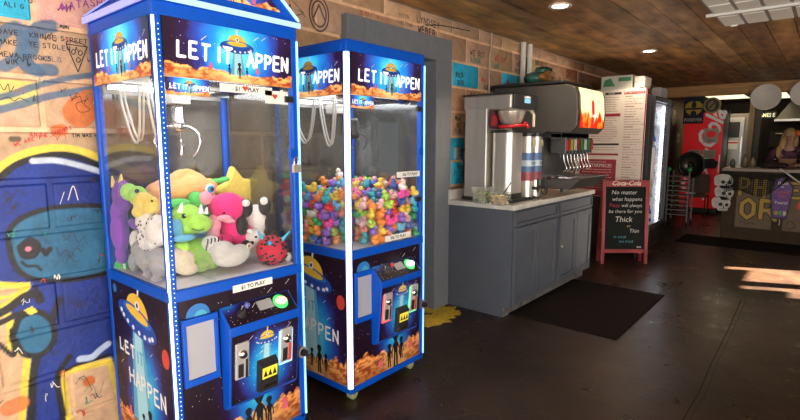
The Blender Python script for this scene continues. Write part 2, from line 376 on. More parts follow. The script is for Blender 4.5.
wline([(0,84),(4,90),(8,84),(10,92),(14,86)], .003); wline([(0,100),(8,97),(14,101),(20,98),(28,102)], .003); wline([(88,98),(84,104),(90,110),(80,112),(76,104),(86,100)], .003)
wline([(62,232),(66,240),(72,232),(78,242),(84,236)], .0025); wline([(56,247),(60,255),(66,250),(70,258),(76,248),(82,252)], .003); wline([(66,262),(70,255),(74,262),(80,260)], .0025)
wline([(74,300),(78,308),(84,300),(90,309),(96,298)], .0025); wline([(68,200),(73,186),(78,200)], .004, MK[4]); wline([(64,192),(60,204)], .003, MK[4])
wline([(2,196),(8,192),(12,198),(18,190),(24,196)], .003); wline([(2,206),(6,202),(12,208),(20,202)], .003); wline([(4,216),(10,212),(18,216)], .003)
wline([(84,392),(92,384),(98,396),(104,380)], .0025, MK[3]); wline([(75,384),(84,376),(92,390)], .0025)
rs = random.Random(44)
for k in range(46):
    px, py = rs.uniform(-4,104), rs.choice((rs.uniform(2,150), rs.uniform(175,415))); n_ = rs.randint(5,9); pts = [(px, py)]
    for _ in range(n_): pts.append((pts[-1][0]+rs.uniform(-1.2,3.2), py+rs.uniform(-4,4)))
    wline(pts, rs.choice((.002,.003,.0035)), rs.choice((INK,INK,INK,MK[1],MK[3],MK[4])))
# the round emblem and writing over the door, rows of notes along the wall
e = wp((319,14))[0]
for rr_ in (.115,.085): wall.stroke([(e[0]+rr_*.75*math.cos(t), e[1]+rr_*math.sin(t)) for t in np.linspace(0, 2*math.pi, 24)], .012, WO, WU, WV, WN, .0012, M('brown_stamp', (.10,.06,.05), .8))
wall.stroke([(e[0]-.05,e[1]-.03),(e[0],e[1]+.06),(e[0]+.05,e[1]-.03)], .012, WO, WU, WV, WN, .0014, MATS['brown_stamp'])
wtext('cobra', 360, 14, 4, MK[1]); wtext('maggie', 377, 19, 3.5, MK[1], rise=-.1); wtext('austin', 399, 16, 3.2); wtext('capetown', 397, 23, 3.4); wtext('lyndsey', 417, 22, 6, INK, .008); wtext('weber', 418, 32, 6.5, INK, .010)
rr_ = random.Random(3)
words_ = ['luv u','bella','joe 2022','go bills','hi mom','class 19','the pit','rico','anna','best pie','yum','sam was here','tyler','we out','kc','boo','zoe & max','oct 31','peace','jess','drew','pizza life','nia','big al']
for r in range(-2, 5):
    for i, (a, b) in enumerate(zip(row_joints(r), row_joints(r)[1:])):
        if a < 1.7 or a > 9.2: continue
        zt = ZR-CH*r; zb = zt-CH
        if zt > ZC: zt = ZC
        if zt-zb < .1: continue
        if zb < OPEN[2]+.1 and b > OPEN[0]-.2 and a < OPEN[1]+.2: continue
        x0 = a+.04; nl = rr_.choice((2,3,3))
        for q in range(nl):
            h_ = rr_.uniform(.035,.055); letters(wall, rr_.choice(words_), (x0+rr_.uniform(0,.06), zb+.025+q*.066), h_, h_*rr_.uniform(.6,.8), rr_.choice((.006,.008,.011)), WO, WU, WV, WN, .0012, rr_.choice((INK,INK,INK,INK,MK[1],MK[3])), jit=.15)
        if rr_.random() < .8:
            cx, cz = rr_.uniform(a+.1, b-.1), rr_.uniform(zb+.07, zt-.07); pts = [(cx+rr_.uniform(-.08,.08), cz+rr_.uniform(-.05,.05)) for _ in range(6)]
            wall.stroke(smoothline(pts, 4), .005, WO, WU, WV, WN, .0013, INK)
wline([(425,25),(440,25.5),(455,28),(470,31)], .010); C_ = np.vstack(cols); wall.col = C_[:ncol]

# writing verts were appended after the painted ones: colours line up because painted ones came first
struct(wall, 'wall_left')
# --- door behind the second machine
GREY = M('grey_trim_paint', (.165,.18,.205), .45, noise=.08, bump=.05)
t = MB()
t.box(-2.86,-2.70,OPEN[1]-.06,3.92,0,2.47,GREY); t.box(-2.86,-2.70,2.60,OPEN[0]+.04,0,2.47,GREY); t.box(-2.86,-2.70,OPEN[0]+.04,OPEN[1]-.06,2.27,2.47,GREY)
struct(t, 'trim_1', bevel=.004)
t = MB(); t.box(-2.86,-2.82,OPEN[0]+.04,OPEN[1]-.06,0,2.27,GREY)
for z0, z1 in ((.2,1.0),(1.15,2.1)):
    t.box(-2.82,-2.812,OPEN[0]+.16,OPEN[1]-.18,z0,z1,GREY)
d = struct(t, 'door_1', bevel=.005)
k = MB(); k.lathe([(0,.05),(.022,.045),(.028,.03),(.02,.01),(.01,0)], (-2.82,OPEN[0]+.12,1.0), CHROME, axis=(1,0,0)); k.build('door_knob', d)
# --- floor: dark polished concrete
fm = bpy.data.materials.new('stained_concrete'); fm.use_nodes = True; N = fm.node_tree.nodes; L = fm.node_tree.links; b = N['Principled BSDF']
tc = N.new('ShaderNodeTexCoord'); 
def noise(sc, det, rg=.6, dist=0):
    n = N.new('ShaderNodeTexNoise'); n.inputs['Scale'].default_value = sc; n.inputs['Detail'].default_value = det; n.inputs['Roughness'].default_value = rg; n.inputs['Distortion'].default_value = dist; L.new(tc.outputs['Object'], n.inputs['Vector']); return n
n1 = noise(1.3, 8, .65, .6); cr = N.new('ShaderNodeValToRGB'); L.new(n1.outputs['Fac'], cr.inputs['Fac'])
e_ = cr.color_ramp.elements; e_[0].position = .32; e_[0].color = (.010,.005,.003,1); e_[1].position = .70; e_[1].color = (.055,.028,.016,1); q = cr.color_ramp.elements.new(.5); q.color = (.026,.014,.009,1)
n2 = noise(7, 9, .75, 1.0); c2 = N.new('ShaderNodeValToRGB'); L.new(n2.outputs['Fac'], c2.inputs['Fac']); e_ = c2.color_ramp.elements; e_[0].position = .54; e_[0].color = (0,0,0,1); e_[1].position = .80; e_[1].color = (1,1,1,1)
mx = N.new('ShaderNodeMixRGB'); L.new(c2.outputs['Color'], mx.inputs['Fac']); L.new(cr.outputs['Color'], mx.inputs['Color1']); mx.inputs['Color2'].default_value = (.085,.052,.034,1)
L.new(mx.outputs['Color'], b.inputs['Base Color'])
n3 = noise(5, 6); mr = N.new('ShaderNodeMapRange'); mr.inputs['To Min'].default_value = .14; mr.inputs['To Max'].default_value = .50; L.new(n3.outputs['Fac'], mr.inputs['Value']); L.new(mr.outputs['Result'], b.inputs['Roughness'])
bp = N.new('ShaderNodeBump'); bp.inputs['Strength'].default_value = .25; bp.inputs['Distance'].default_value = .01; n4 = noise(18, 6); L.new(n4.outputs['Fac'], bp.inputs['Height']); L.new(bp.outputs['Normal'], b.inputs['Normal'])
t = MB(); t.box(-2.9,4.1,-3.1,16.7,-.1,0,fm)
CRACK = M('floor_crack', (.008,.006,.005), .8); SCR = M('floor_scratch', (.16,.12,.10), .6); FO = (0,0,0); FU = (1,0,0); FV = (0,1,0); FN = (0,0,1)
def fp(*pts): return [tuple(onz(x, y, 0)[:2]) for x, y in pts]
t.stroke(smoothline(fp((741,300),(728,330),(712,362),(700,390),(683,420),(660,470)), 5), .008, FO, FU, FV, FN, .0008, CRACK)
t.stroke(smoothline(fp((746,300),(733,330),(718,362),(707,390),(690,420),(668,470)), 5), .003, FO, FU, FV, FN, .0008, CRACK)
for q in (((432,388),(452,384)),((442,372),(448,382)),((404,392),(430,398)),((420,386),(440,396)),((460,408),(486,416)),((436,370),(458,362)),((452,384),(448,374)),((500,398),(505,402)),((470,414),(440,420))):
    t.stroke(fp(*q), .004, FO, FU, FV, FN, .0008, SCR)
YP = M('yellow_floor_paint', (.70,.48,.03), .5, noise=.4, nscale=30)
rq = random.Random(2)
for (px, py, rx) in ((437,318,.16),(450,314,.10),(432,308,.12),(447,309,.09),(430,324,.08)):
    c0 = onz(px, py, 0); pts = [(c0[0]+rx*math.cos(a)*rq.uniform(.55,1.1), c0[1]+rx*1.4*math.sin(a)*rq.uniform(.55,1.1)) for a in np.linspace(0, 2*math.pi, 22, endpoint=False)]
    t.poly(pts, FO, FU, FV, FN, .001+rq.uniform(0,.0004), YP)
struct(t, 'floor')
# --- ceiling: reclaimed planks running the length of the room
CW = M('plank_wood', attr=True, rough=.5, noise=.7, nscale=8, stretch=(1,.32,1), bump=.3, bscale=30)
t = MB(); cc = []; rq = random.Random(11); x = -2.9-.05; PW = .217
while x < 4.0:
    y = -3.1-rq.uniform(0,2)
    while y < 11.6:
        l = rq.uniform(1.6,3.4); y1 = min(y+l, 11.6)
        a = (x+.003, x+PW-.003)
        t.box(a[0], a[1], max(y,-3.1)+.001, y1-.002, ZC+rq.uniform(0,.004), ZC+.03, CW)
        k = rq.uniform(.65,1.25); base = np.array((.33,.178,.066))*k*np.array((1, rq.uniform(.92,1.12), rq.uniform(.8,1.3))); cc += [base]*8
        y = y1 if y1 >= 11.6 else y+l
    x += PW
t.col = np.array(cc)
n0 = len(t.v); t.box(-2.9,4.1,-3.1,11.6,ZC+.03,ZC+.1,M('black_paint'))
struct(t, 'ceiling')
TW = M('beam_wood', (.50,.27,.09), .55, noise=.35, nscale=8, stretch=(.3,4,4))
t = MB(); t.box(-2.76,4.0,11.6,11.75,2.47,2.72,TW); t.box(-2.76,4.0,11.585,11.6,2.47,2.50,TW); struct(t, 'trim_2', bevel=.006)
KC = M('kitchen_ceiling', (.30,.26,.20), .7)
t = MB(); t.box(-2.9,4.1,11.75,16.7,2.62,2.72,KC); struct(t, 'ceiling')
# --- other walls
PW_ = M('dull_plaster', (.22,.17,.12), .8, noise=.15, nscale=3); KW = M('kitchen_wall_paint', (.13,.085,.05), .6, noise=.25, nscale=4)
t = MB(); t.box(-2.9,4.1,16.5,16.7,0,2.72,KW); struct(t, 'wall_back')
t = MB(); t.box(-2.9,-2.76,12.6,16.6,0,2.72,KW); struct(t, 'wall_left')
SX = 4.0; AZ = .436; TE = .4367
w0, w1 = 6.37+AZ*SX, 7.85+AZ*SX; zt_ = .4367*(SX+.97)
t = MB(); T = .12
# right wall: a low sun window deep in the room, a wide glazed opening near the photographer
t.box(SX,SX+T,-3.1,-2.2,0,2.75,PW_); t.box(SX,SX+T,-2.2,3.2,2.35,2.75,PW_); t.box(SX,SX+T,-2.2,3.2,0,.5,PW_); t.box(SX,SX+T,3.2,w0,0,2.75,PW_)
t.box(SX,SX+T,w0,w1,0,.8,PW_); t.box(SX,SX+T,w0,w1,zt_,2.75,PW_); t.box(SX,SX+T,w1,16.6,0,2.75,PW_); struct(t, 'wall_right')
FRM = M('window_frame_paint', (.05,.05,.055), .4)
t = MB()
t.box(SX,SX+.05,7.02+AZ*SX-.22,7.02+AZ*SX,.8,zt_,FRM)               # mullion between the two lights
t.box(SX,SX+.05,7.02+AZ*SX,7.65+AZ*SX,.4367*(SX+.66),zt_,FRM)  # unseen boards stepping the window head to shape the sunlight patch
t.box(SX,SX+.05,6.64+AZ*SX,6.80+AZ*SX,.4367*(SX+.64),zt_,FRM)
t.box(SX,SX+.05,w0,6.64+AZ*SX,.4367*(SX+.24),zt_,FRM)
struct(t, 'window_1')
t = MB()
for y in (-2.2,-.85,.5,1.85,3.15): t.box(SX+.02,SX+.07,y,y+.05,.5,2.35,FRM)
for z in (.5,1.75,2.3): t.box(SX+.02,SX+.07,-2.2,3.2,z,z+.05,FRM)
struct(t, 'window_2')
t = MB(); t.box(-2.9,-2.3,-3.1,-3.0,0,2.75,PW_); t.box(3.3,4.1,-3.1,-3.0,0,2.75,PW_); t.box(-2.3,3.3,-3.1,-3.0,2.4,2.75,PW_); t.box(-2.3,3.3,-3.1,-3.0,0,.35,PW_); struct(t, 'wall_front')
t = MB()
for x in (-2.3,-.92,.48,1.88,3.25): t.box(x,x+.05,-3.08,-3.03,.35,2.4,FRM)
for z in (.35,1.85,2.35): t.box(-2.3,3.3,-3.08,-3.03,z,z+.05,FRM)
struct(t, 'window_3')
t = MB(); t.box(-2.9,-2.76,-3.1,-.6,0,2.75,PW_); struct(t, 'wall_left')
# --- ceiling lights
LENS = M('lamp_glow', (1,.86,.62), .5, emis=14, ecol=(1,.86,.62)); FIX = M('fixture_white', (.62,.62,.60), .5)
for i, (px, py, lb) in enumerate(((560,6,'round recessed ceiling downlight, the bigger one above the drink station'),(649,51,'small recessed ceiling downlight further back, over the menu board'))):
    c0 = onz(px, py, ZC); th = thing('recessed_light', lb, 'light', (c0[0],c0[1],ZC-.02)); 
    m_ = MB(); m_.lathe([(.062,-.002),(.088,-.010),(.094,-.004),(.094,.0)], (c0[0],c0[1],ZC), FIX, n=28); m_.build('trim_ring', th)
    m_ = MB(); m_.lathe([(0,-.003),(.062,-.003),(.062,0)], (c0[0],c0[1],ZC), LENS, n=28); m_.build('lens', th)
    l = bpy.data.lights.new('downlight_lamp', 'SPOT'); l.energy = 60; l.spot_size = R(120); l.spot_blend = .6; l.color = (1,.8,.55); l.shadow_soft_size = .06
    lo = bpy.data.objects.new('downlight_lamp', l); COL.objects.link(lo); lo.location = (0,0,-.02); lo.parent = th
GRIDM = M('diffuser_panel', (.85,.85,.80), .45); FIX2 = M('housing_grey', (.30,.29,.27), .5)
th = thing('fluorescent_fixture', 'long ceiling light fixture with a grid of pale panels, unlit, at the top right', 'light fixture', (-.2,4.8,ZC-.09))
x0, x1, y0, y1 = -.88, .39, 4.10, 5.48
m_ = MB(); m_.hexa([(x0+.06,y0,ZC-.085),(x1,y0,ZC-.085),(x1,y1-.06,ZC-.085),(x0+.06,y1-.06,ZC-.085)], [(x0,y0,ZC),(x1,y0,ZC),(x1,y1,ZC),(x0,y1,ZC)], FIX2); m_.build('housing', th)
m_ = MB()
for i in range(7):
    for j in range(3): m_.box(x0+.08+i*.17, x0+.08+i*.17+.142, y0+.04+j*.44, y0+.04+j*.44+.40, ZC-.092, ZC-.084, GRIDM)
m_.build('diffuser', th)
m_ = MB(); m_.box(x0+.02,x1,4.86,4.89,ZC-.108,ZC-.085,FIX); m_.build('cross_bar', th)
for (bx, by) in ((x0+.12,y1-.07),(-.12,y1-.07)):
    m_ = MB(); m_.box(bx,bx+.05,by,by+.03,ZC-.10,ZC-.08,WHITE); m_.build('latch', th)
# ================================================================== CLAW MACHINES
ART = M('printed_art', attr=True, rough=.4, spec=.25); ARTL = M('backlit_art', attr=True, rough=.3, emis=.9)
LETW = M('letter_white', (.82,.82,.80), .5); UY = M('saucer_yellow', (.80,.50,.04), .4); UN = M('saucer_navy', (.012,.06,.36), .4); UP_ = M('saucer_light', (.75,.80,.9), .4)
BEAM = M('beam_print', (.10,.40,.62), .5); BEAM2 = M('beam_print_pale', (.36,.66,.78), .5); SIL = M('silhouette_print', (.008,.008,.012), .5); PIG = M('pink_print', (.75,.12,.20), .5); REDP = M('red_print', (.6,.05,.02), .5)
LETL = M('letter_lit', (.9,.9,.85), .5, emis=.8); LEDW = M('led_strip', (.9,.95,1), .4, emis=1.9, ecol=(.84,.91,1)); LEDB = M('led_strip_blue', (.45,.8,1), .4, emis=1.0, ecol=(.22,.60,1)); LEDV = M('led_strip_violet', (.30,.32,.8), .4, emis=.55, ecol=(.45,.45,1))
GLASS = glass_mat('clear_glass', refl=.02, haze=.012); BGL = glass_mat('back_glass', tint=(.60,.63,.63), refl=.12, haze=.02, hazecol=(.4,.45,.45), rough=.10); ACR = glass_mat('acrylic', (.97,.98,1), refl=.06, haze=.012); FROST = M('prize_flap', (.36,.37,.42), .35)  # back glass tint and grey haze stand in for shade and reflections
NAVY = M('cabinet_navy', (.006,.012,.06), .3)
FR = ((0,1,0),(0,0,1),(1,0,0)); SD = ((1,0,0),(0,0,1),(0,-1,0)); BK = ((0,-1,0),(0,0,1),(-1,0,0)); RS = ((-1,0,0),(0,0,1),(0,1,0))
def artcol(U, V, w, h, g, seed, mh):
    cx, cy, rx, ry = g; d = np.sqrt(((U-cx)/rx)**2+((V-cy)/ry)**2)+.25*(fbm(U*14+seed, V*14)-.5)
    stops = [(0,(.25,.72,.85)),(.25,(.05,.50,.80)),(.55,(.01,.20,.62)),(.8,(.02,.05,.32)),(1.05,(.020,.008,.050)),(1.4,(.012,.004,.012)),(9,(.012,.005,.025))]
    c = np.stack([np.interp(d*1.12, [s[0] for s in stops], [s[1][k] for s in stops]) for k in range(3)], -1)
    if mh:
        hh = mh*(.55+.75*vnoise(U*16+seed, U*0+3.3)+.25*vnoise(U*45, U*0+1.1)+.45*np.abs((U-w/2)/w))
        m = V < hh; k = np.clip((fbm(U*40, V*90, 1)-.5)*3.2+.5, 0, 1)[...,None]; t = np.clip(V/np.maximum(hh,1e-3), 0, 1)[...,None]
        mt = np.array((.26,.04,.01))*(1-k)+np.array((.82,.34,.10))*k*(.5+.8*t); c[m] = mt[m]
        mid = np.exp(-((U-cx)/(w*.16))**2)[...,None]*.5; c[m] = (c*(1-mid)+np.array((.95,.62,.25))*mid)[m]
    return c
def panel(name, parent, O, F, w, h, g, mh=.05, seed=0, mat=None, over=None, step=.006, stars=40, mask=None, **tags):
    mat = mat or ART; U_, V_, N_ = [np.array(a, float) for a in F]; O = np.array(O, float)
    nu = max(3,int(w/step)); nv = max(3,int(h/step)); us = np.linspace(0,w,nu); vs = np.linspace(0,h,nv); UU, VV = np.meshgrid(us, vs)
    c = artcol(UU, VV, w, h, g, seed, mh).reshape(-1,3); P = O+UU.reshape(-1,1)*U_+VV.reshape(-1,1)*V_
    mb = MB(); fs = [(j*nu+i, j*nu+i+1, (j+1)*nu+i+1, (j+1)*nu+i) for j in range(nv-1) for i in range(nu-1)]
    if mask: fs = [f for f in fs if mask(us[f[0]%nu], vs[f[0]//nu])]
    mb.add(P, fs, mat)
    rq = random.Random(seed); 
    for _ in range(stars):
        u, v = rq.uniform(.01,w-.01), rq.uniform(mh*1.3 if mh else .01, h-.008); r = rq.choice((.0012,.0016,.0024))
        if mask and not mask(u, v): continue
        mb.poly([(u-r,v),(u,v-r),(u+r,v),(u,v+r)], O, U_, V_, N_, .0006, LETW)
    for _ in range(max(2, stars//8)):
        u, v = rq.uniform(.02,w-.03), rq.uniform(h*.45,h-.02)
        if mask and not (mask(u-.02, v) and mask(u+.02,v+.01)): continue
        mb.stroke([(u-.015,v-.012),(u+.01,v+.008)], .0025, O, U_, V_, N_, .0006, UP_)
    if over: over(mb, O, U_, V_, N_)
    # board behind the print
    if not mask:
        q = [O-N_*.004+a*U_+b*V_ for a, b in ((0,0),(w,0),(w,h),(0,h))]; q2 = [O-N_*.0008+a*U_+b*V_ for a, b in ((0,0),(w,0),(w,h),(0,h))]; mb.hexa(q, q2, NAVY)
    mb.col = c
    return mb.build(name, parent, **tags)
def ell(cx, cy, rx, ry, n=24, a0=0, a1=2*math.pi): return [(cx+rx*math.cos(t), cy+ry*math.sin(t)) for t in np.linspace(a0, a1, n, endpoint=(a1-a0 < 6.2))]
def ufo(mb, cx, cy, s, O, U, V, N, tilt=0.0, bl=1.0, bw=.5, lit=False):
    ct, st = math.cos(tilt), math.sin(tilt)
    def T(ps): return [(cx+(x*ct-y*st)*s, cy+(x*st+y*ct)*s) for x, y in ps]
    mb.poly([(cx-.13*s,cy-.12*s),(cx-bw*.55*s,cy-bl*s),(cx+bw*.55*s,cy-bl*s),(cx+.13*s,cy-.12*s)], O, U, V, N, .0008, BEAM)
    mb.poly([(cx-.09*s,cy-.12*s),(cx-bw*.30*s,cy-bl*s),(cx+bw*.30*s,cy-bl*s),(cx+.09*s,cy-.12*s)], O, U, V, N, .0011, BEAM2)
    mb.poly(T(ell(0,.08,.30,.25,14,math.pi,0)), O, U, V, N, .0014, UY)
    mb.poly(T([(-.02,.31),(.02,.31),(.02,.42),(-.02,.42)]), O, U, V, N, .0014, UP_); mb.poly(T(ell(0,.44,.035,.035,8)), O, U, V, N, .0017, UY)
    mb.poly(T(ell(0,.0,.52,.17,26)), O, U, V, N, .0017, UN)
    mb.poly(T(ell(0,.075,.38,.075,20)), O, U, V, N, .0020, M('saucer_blue',(.03,.16,.5),.4))
    mb.poly(T(ell(0,.085,.30,.06,20)), O, U, V, N, .0022, UY)
    mb.poly(T(ell(0,.19,.055,.065,12)), O, U, V, N, .0022, UP_); mb.poly(T(ell(0,.20,.028,.032,8)), O, U, V, N, .0025, SIL)
    for a in np.linspace(math.pi+.25, 2*math.pi-.25, 8): mb.poly(T(ell(.43*math.cos(a), .115*math.sin(a)-.005, .036, .030, 8)), O, U, V, N, .0022, UP_)
def alien(mb, cx, cy, h, O, U, V, N):
    s = h
    mb.poly([(cx+x*s,cy+y*s) for x, y in ((-.055,.74),(-.12,.86),(-.10,.96),(0,1.0),(.10,.96),(.12,.86),(.055,.74),(0,.72))], O, U, V, N, .0026, SIL)
    mb.poly([(cx+x*s,cy+y*s) for x, y in ((-.03,.74),(-.10,.66),(-.07,.40),(.07,.40),(.10,.66),(.03,.74))], O, U, V, N, .0026, SIL)
    for sg in (-1,1):
        mb.stroke([(cx+sg*.09*s,cy+.64*s),(cx+sg*.15*s,cy+.48*s),(cx+sg*.16*s,cy+.30*s)], .04*s, O, U, V, N, .0026, SIL)
        mb.stroke([(cx+sg*.04*s,cy+.42*s),(cx+sg*.06*s,cy)], .065*s, O, U, V, N, .0026, SIL)
def pig(mb, cx, cy, s, O, U, V, N):
    mb.poly(ell(cx,cy+.35*s,.32*s,.36*s,12), O, U, V, N, .0026, PIG); mb.poly(ell(cx,cy+.75*s,.22*s,.22*s,12), O, U, V, N, .0028, PIG)
    for sg in (-1,1):
        mb.poly([(cx+sg*.2*s,cy+.85*s),(cx+sg*.24*s,cy+1.08*s),(cx+sg*.05*s,cy+.93*s)], O, U, V, N, .0028, PIG); mb.poly(ell(cx+sg*.08*s,cy+.78*s,.03*s,.03*s,6), O, U, V, N, .0032, SIL)
def marq_over(w, h):
    def f(mb, O, U, V, N):
        s = w*.26; ufo(mb, w*.53, h*.66, s, O, U, V, N, bl=h*.52/s, bw=.42)
        hh = h*.27; lw = .0115*(w/.6)
        letters(mb, 'let', (w*.09,h*.36), hh, w*.063, lw, O, U, V, N, .0022, LETL, gap=.30, jit=.06, slant=.06)
        letters(mb, 'it', (w*.372,h*.355), hh, w*.065, lw, O, U, V, N, .0022, LETL, gap=.35, jit=.04, slant=.06)
        letters(mb, 'appen', (w*.605,h*.33), hh, w*.062, lw, O, U, V, N, .0022, LETL, gap=.22, jit=.06, slant=.05)
        alien(mb, w*.54, h*.08, h*.30, O, U, V, N); alien(mb, w*.46, h*.13, h*.20, O, U, V, N); alien(mb, w*.60, h*.13, h*.17, O, U, V, N)
        pig(mb, w*.32, h*.20, h*.12, O, U, V, N); pig(mb, w*.69, h*.19, h*.13, O, U, V, N)
    return f
def side_over(w, h):
    def f(mb, O, U, V, N):
        ufo(mb, w*.47, h*.80, w*.66, O, U, V, N, tilt=-.22, bl=h*.66/(w*.66), bw=.50)
        lw = .0125
        letters(mb, 'let', (w*.12,h*.56), .058, .046, lw, O, U, V, N, .0024, LETW, gap=.3, rise=-.10); letters(mb, 'it', (w*.44,h*.535), .055, .036, lw, O, U, V, N, .0024, BEAM, gap=.4, rise=-.10)
        letters(mb, 'happen', (w*.27,h*.37), .075, .052, lw, O, U, V, N, .0024, LETW, gap=.26, rise=-.10, jit=.05)
        alien(mb, w*.60, h*.03, h*.23, O, U, V, N); alien(mb, w*.48, h*.06, h*.15, O, U, V, N); alien(mb, w*.70, h*.05, h*.15, O, U, V, N); pig(mb, w*.24, h*.13, h*.07, O, U, V, N)
        mb.poly(ell(w*.93,h*.66,.035,.045,18), O, U, V, N, .0012, M('planet_red',(.55,.05,.03),.5)); mb.poly(ell(w*.08,h*.95,.022,.022,14), O, U, V, N, .0012, M('planet_blue',(.02,.16,.5),.5))
    return f
def low_over(w, h):
    def f(mb, O, U, V, N):
        mb.poly(ell(w*.135,h*.90,.055,.052,24), O, U, V, N, .0012, M('planet_blue',(.02,.16,.5),.5)); mb.poly(ell(w*.155,h*.89,.030,.030,16), O, U, V, N, .0016, M('planet_teal',(.05,.35,.5),.5))
        alien(mb, w*.60, h*.0, h*.30, O, U, V, N); alien(mb, w*.50, h*.02, h*.20, O, U, V, N); alien(mb, w*.69, h*.05, h*.19, O, U, V, N)
        pig(mb, w*.84, h*.10, h*.075, O, U, V, N); pig(mb, w*.37, h*.05, h*.07, O, U, V, N)
        mb.poly(ell(w*.975,h*.70,.010,.012,10), O, U, V, N, .0012, REDP)
    return f
XF = -2.03; XB = -2.70; MW = .69
def machine(y0, label, first, price):
    y1 = y0+MW; c = thing('claw_machine', label, 'claw machine', ((XF+XB)/2,(y0+y1)/2,0)); pt = .035
    body = MB(); body.box(XB+.006,XF-.006,y0+.006,y1-.006,.11,.88,NAVY); body.box(XB,XF,y0,y1,.075,.115,BLUE); body.build('cabinet', c, bevel=.003)
    for x in (XB, XF-pt):
        for y in (y0, y1-pt):
            m = MB(); m.box(x,x+pt,y,y+pt,.09,2.06,BLUE); m.build('corner_post', c, bevel=.008, seg=3)
    for z0, z1 in ((.885,.935),(2.045,2.10)):
        rl = MB(); rl.box(XF-pt,XF+.002,y0-.002,y1+.002,z0,z1,BLUE); rl.box(XB,XB+pt,y0-.002,y1+.002,z0,z1,BLUE); rl.box(XB+pt,XF-pt,y0-.002,y0+pt,z0,z1,BLUE); rl.box(XB+pt,XF-pt,y1-pt,y1+.002,z0,z1,BLUE)
        rl.build('frame_rail', c, bevel=.006, seg=3)
    tp = MB(); tp.box(XB,XF,y0,y1,2.10,2.108,BLUE); tp.build('top_panel', c)
    # light strips on the corners
    s = .022 if not first else .004
    ld = MB(); a = XF-.006; b_ = y0+.006
    ld.prism([(a-s*.6,b_-.010),(a+.004,b_-.010),(a+.010,b_-.004),(a+.010,b_+s*.6)] if not first else [(a-.004,b_-.0075),(a+.008,b_-.0075),(a+.008,b_+.000),(a-.004,b_+.000)], (0,0,.11), (1,0,0), (0,1,0), (0,0,1), 1.93, LEDW)
    l1 = ld.build('led_strip', c)
    if first:
        dt = MB(); r_ = random.Random(4)
        for i in range(95): z = .13+i*.02; dt.ball((XF+.001,y0+.020,z),(.0022,.0022,.0022),LEDW,nu=6,nv=4)
        dt.build('led_dots', c)
    ld = MB(); ld.box(XF-.002,XF+.006,y1-.004,y1+.005,.11,2.04,LEDB); ld.build('led_strip', c)
    # printed panels
    w_, h_ = MW-2*pt, 2.045-1.815
    panel('marquee', c, (XF+.001,y0+pt,1.815), FR, w_, h_, (w_*.52,h_*.62,w_*.40,h_*1.05), .042, 3, ARTL, marq_over(w_, h_), .004, label='backlit marquee with a flying saucer print and white lettering')
    sw = XF-XB-2*pt
    panel('side_marquee', c, (XB+pt,y0-.001,1.815), SD, sw, h_, (sw*.5,h_*.65,sw*.44,h_*1.1), .042, 5, ARTL, marq_over(sw, h_), .004)
    panel('side_marquee', c, (XF-pt,y1+.001,1.815), RS, sw, h_, (sw*.5,h_*.65,sw*.36,h_*.9), .055, 6, ARTL, marq_over(sw, h_), .008)
    lh = .885-.115
    panel('side_print', c, (XB+pt,y0+.003,.115), SD, sw, lh, (sw*.55,lh*.30,sw*.38,lh*.55), .12, 8, ART, side_over(sw, lh), .006, 90)
    panel('side_print', c, (XF-pt,y1-.003,.115), RS, sw, lh, (sw*.55,lh*.30,sw*.38,lh*.55), .12, 9, ART, side_over(sw, lh), .010, 60)
    panel('front_print', c, (XF-.003,y0+pt,.115), FR, w_, lh, (w_*.60,lh*.36,w_*.30,lh*.40), .13, 12, ART, low_over(w_, lh), .005, 120)
    # glass box
    g = .004
    for nm, bx in (('front_glass',(XF-.012,XF-.012+g,y0+pt,y1-pt)),('side_glass',(XB+pt,XF-pt,y0+.010,y0+.010+g)),('side_glass',(XB+pt,XF-pt,y1-.014,y1-.010)),('back_glass',(XB+.010,XB+.014,y0+pt,y1-pt))):
        m = MB(); m.box(*bx,.935,1.815,GLASS if nm != 'back_glass' and bx[2] < y0+.3 or nm == 'front_glass' else BGL); m.build(nm, c)  # right pane takes the darkened glass too, dimming the gap between machines
    fl = MB(); fl.box(XB+.02,XF-.02,y0+.02,y1-.02,.925,.937,M('tray_white',(.62,.62,.66),.4)); fl.build('toy_tray', c)
    ce = MB(); ce.box(XB+.02,XF-.02,y0+.02,y1-.02,1.84,1.85,WHITE); ce.box(XB+.016,XB+.022,y0+pt,y1-pt,1.785,1.84,M('header_white',(.4,.4,.4),.5)); ce.build('inner_header', c)
    # inner gantry
    gn = MB(); gy = y0+.26; gx = XB+.30
    for x in (XB+.08, XF-.12): gn.box(x,x+.02,y0+.03,y1-.03,1.80,1.825,CHROME)
    gn.box(XB+.06,XF-.08,gy-.012,gy+.012,1.775,1.80,CHROME); gn.box(gx-.045,gx+.045,gy-.045,gy+.045,1.735,1.79,STEEL); gn.build('gantry', c)
    cz = 1.66 if first else 1.63; CM = CHROME if first else DPLAS
    if not first: gx += .16; 
    cb = MB(); cb.tube([(gx,gy,1.75),(gx,gy,cz)], .004, BLACK, 6); cb.build('claw_cable', c)
    cw = MB(); cw.lathe([(0,.07),(.018,.07),(.026,.055),(.026,0),(.032,-.005),(.032,-.04),(.018,-.055),(0,-.055)], (gx,gy,cz), CM); co = cw.build('claw', c)
    for k in range(3):
        an = k*2.094+.5; dx, dy = math.cos(an), math.sin(an); pr = MB()
        sc_ = 1 if first else .7
        pts = [(r_*sc_,z_*sc_) for r_, z_ in ((.02,-.03),(.06,-.035),(.10,-.06),(.115,-.10),(.10,-.145),(.075,-.17))]
        pr.tube([(gx+dx*r_,gy+dy*r_,cz+z_) for r_, z_ in smoothline(pts, 4)], [.006]*20+[.003], CM, 6) if False else pr.tube([(gx+dx*r_,gy+dy*r_,cz+z_) for r_, z_ in smoothline(pts, 4)], .0055, CM, 6)
        pr.build('claw_prong', co)
    # curly cables hanging from the gantry
    CT = M('cable_sleeve', (.45,.43,.40), .4)
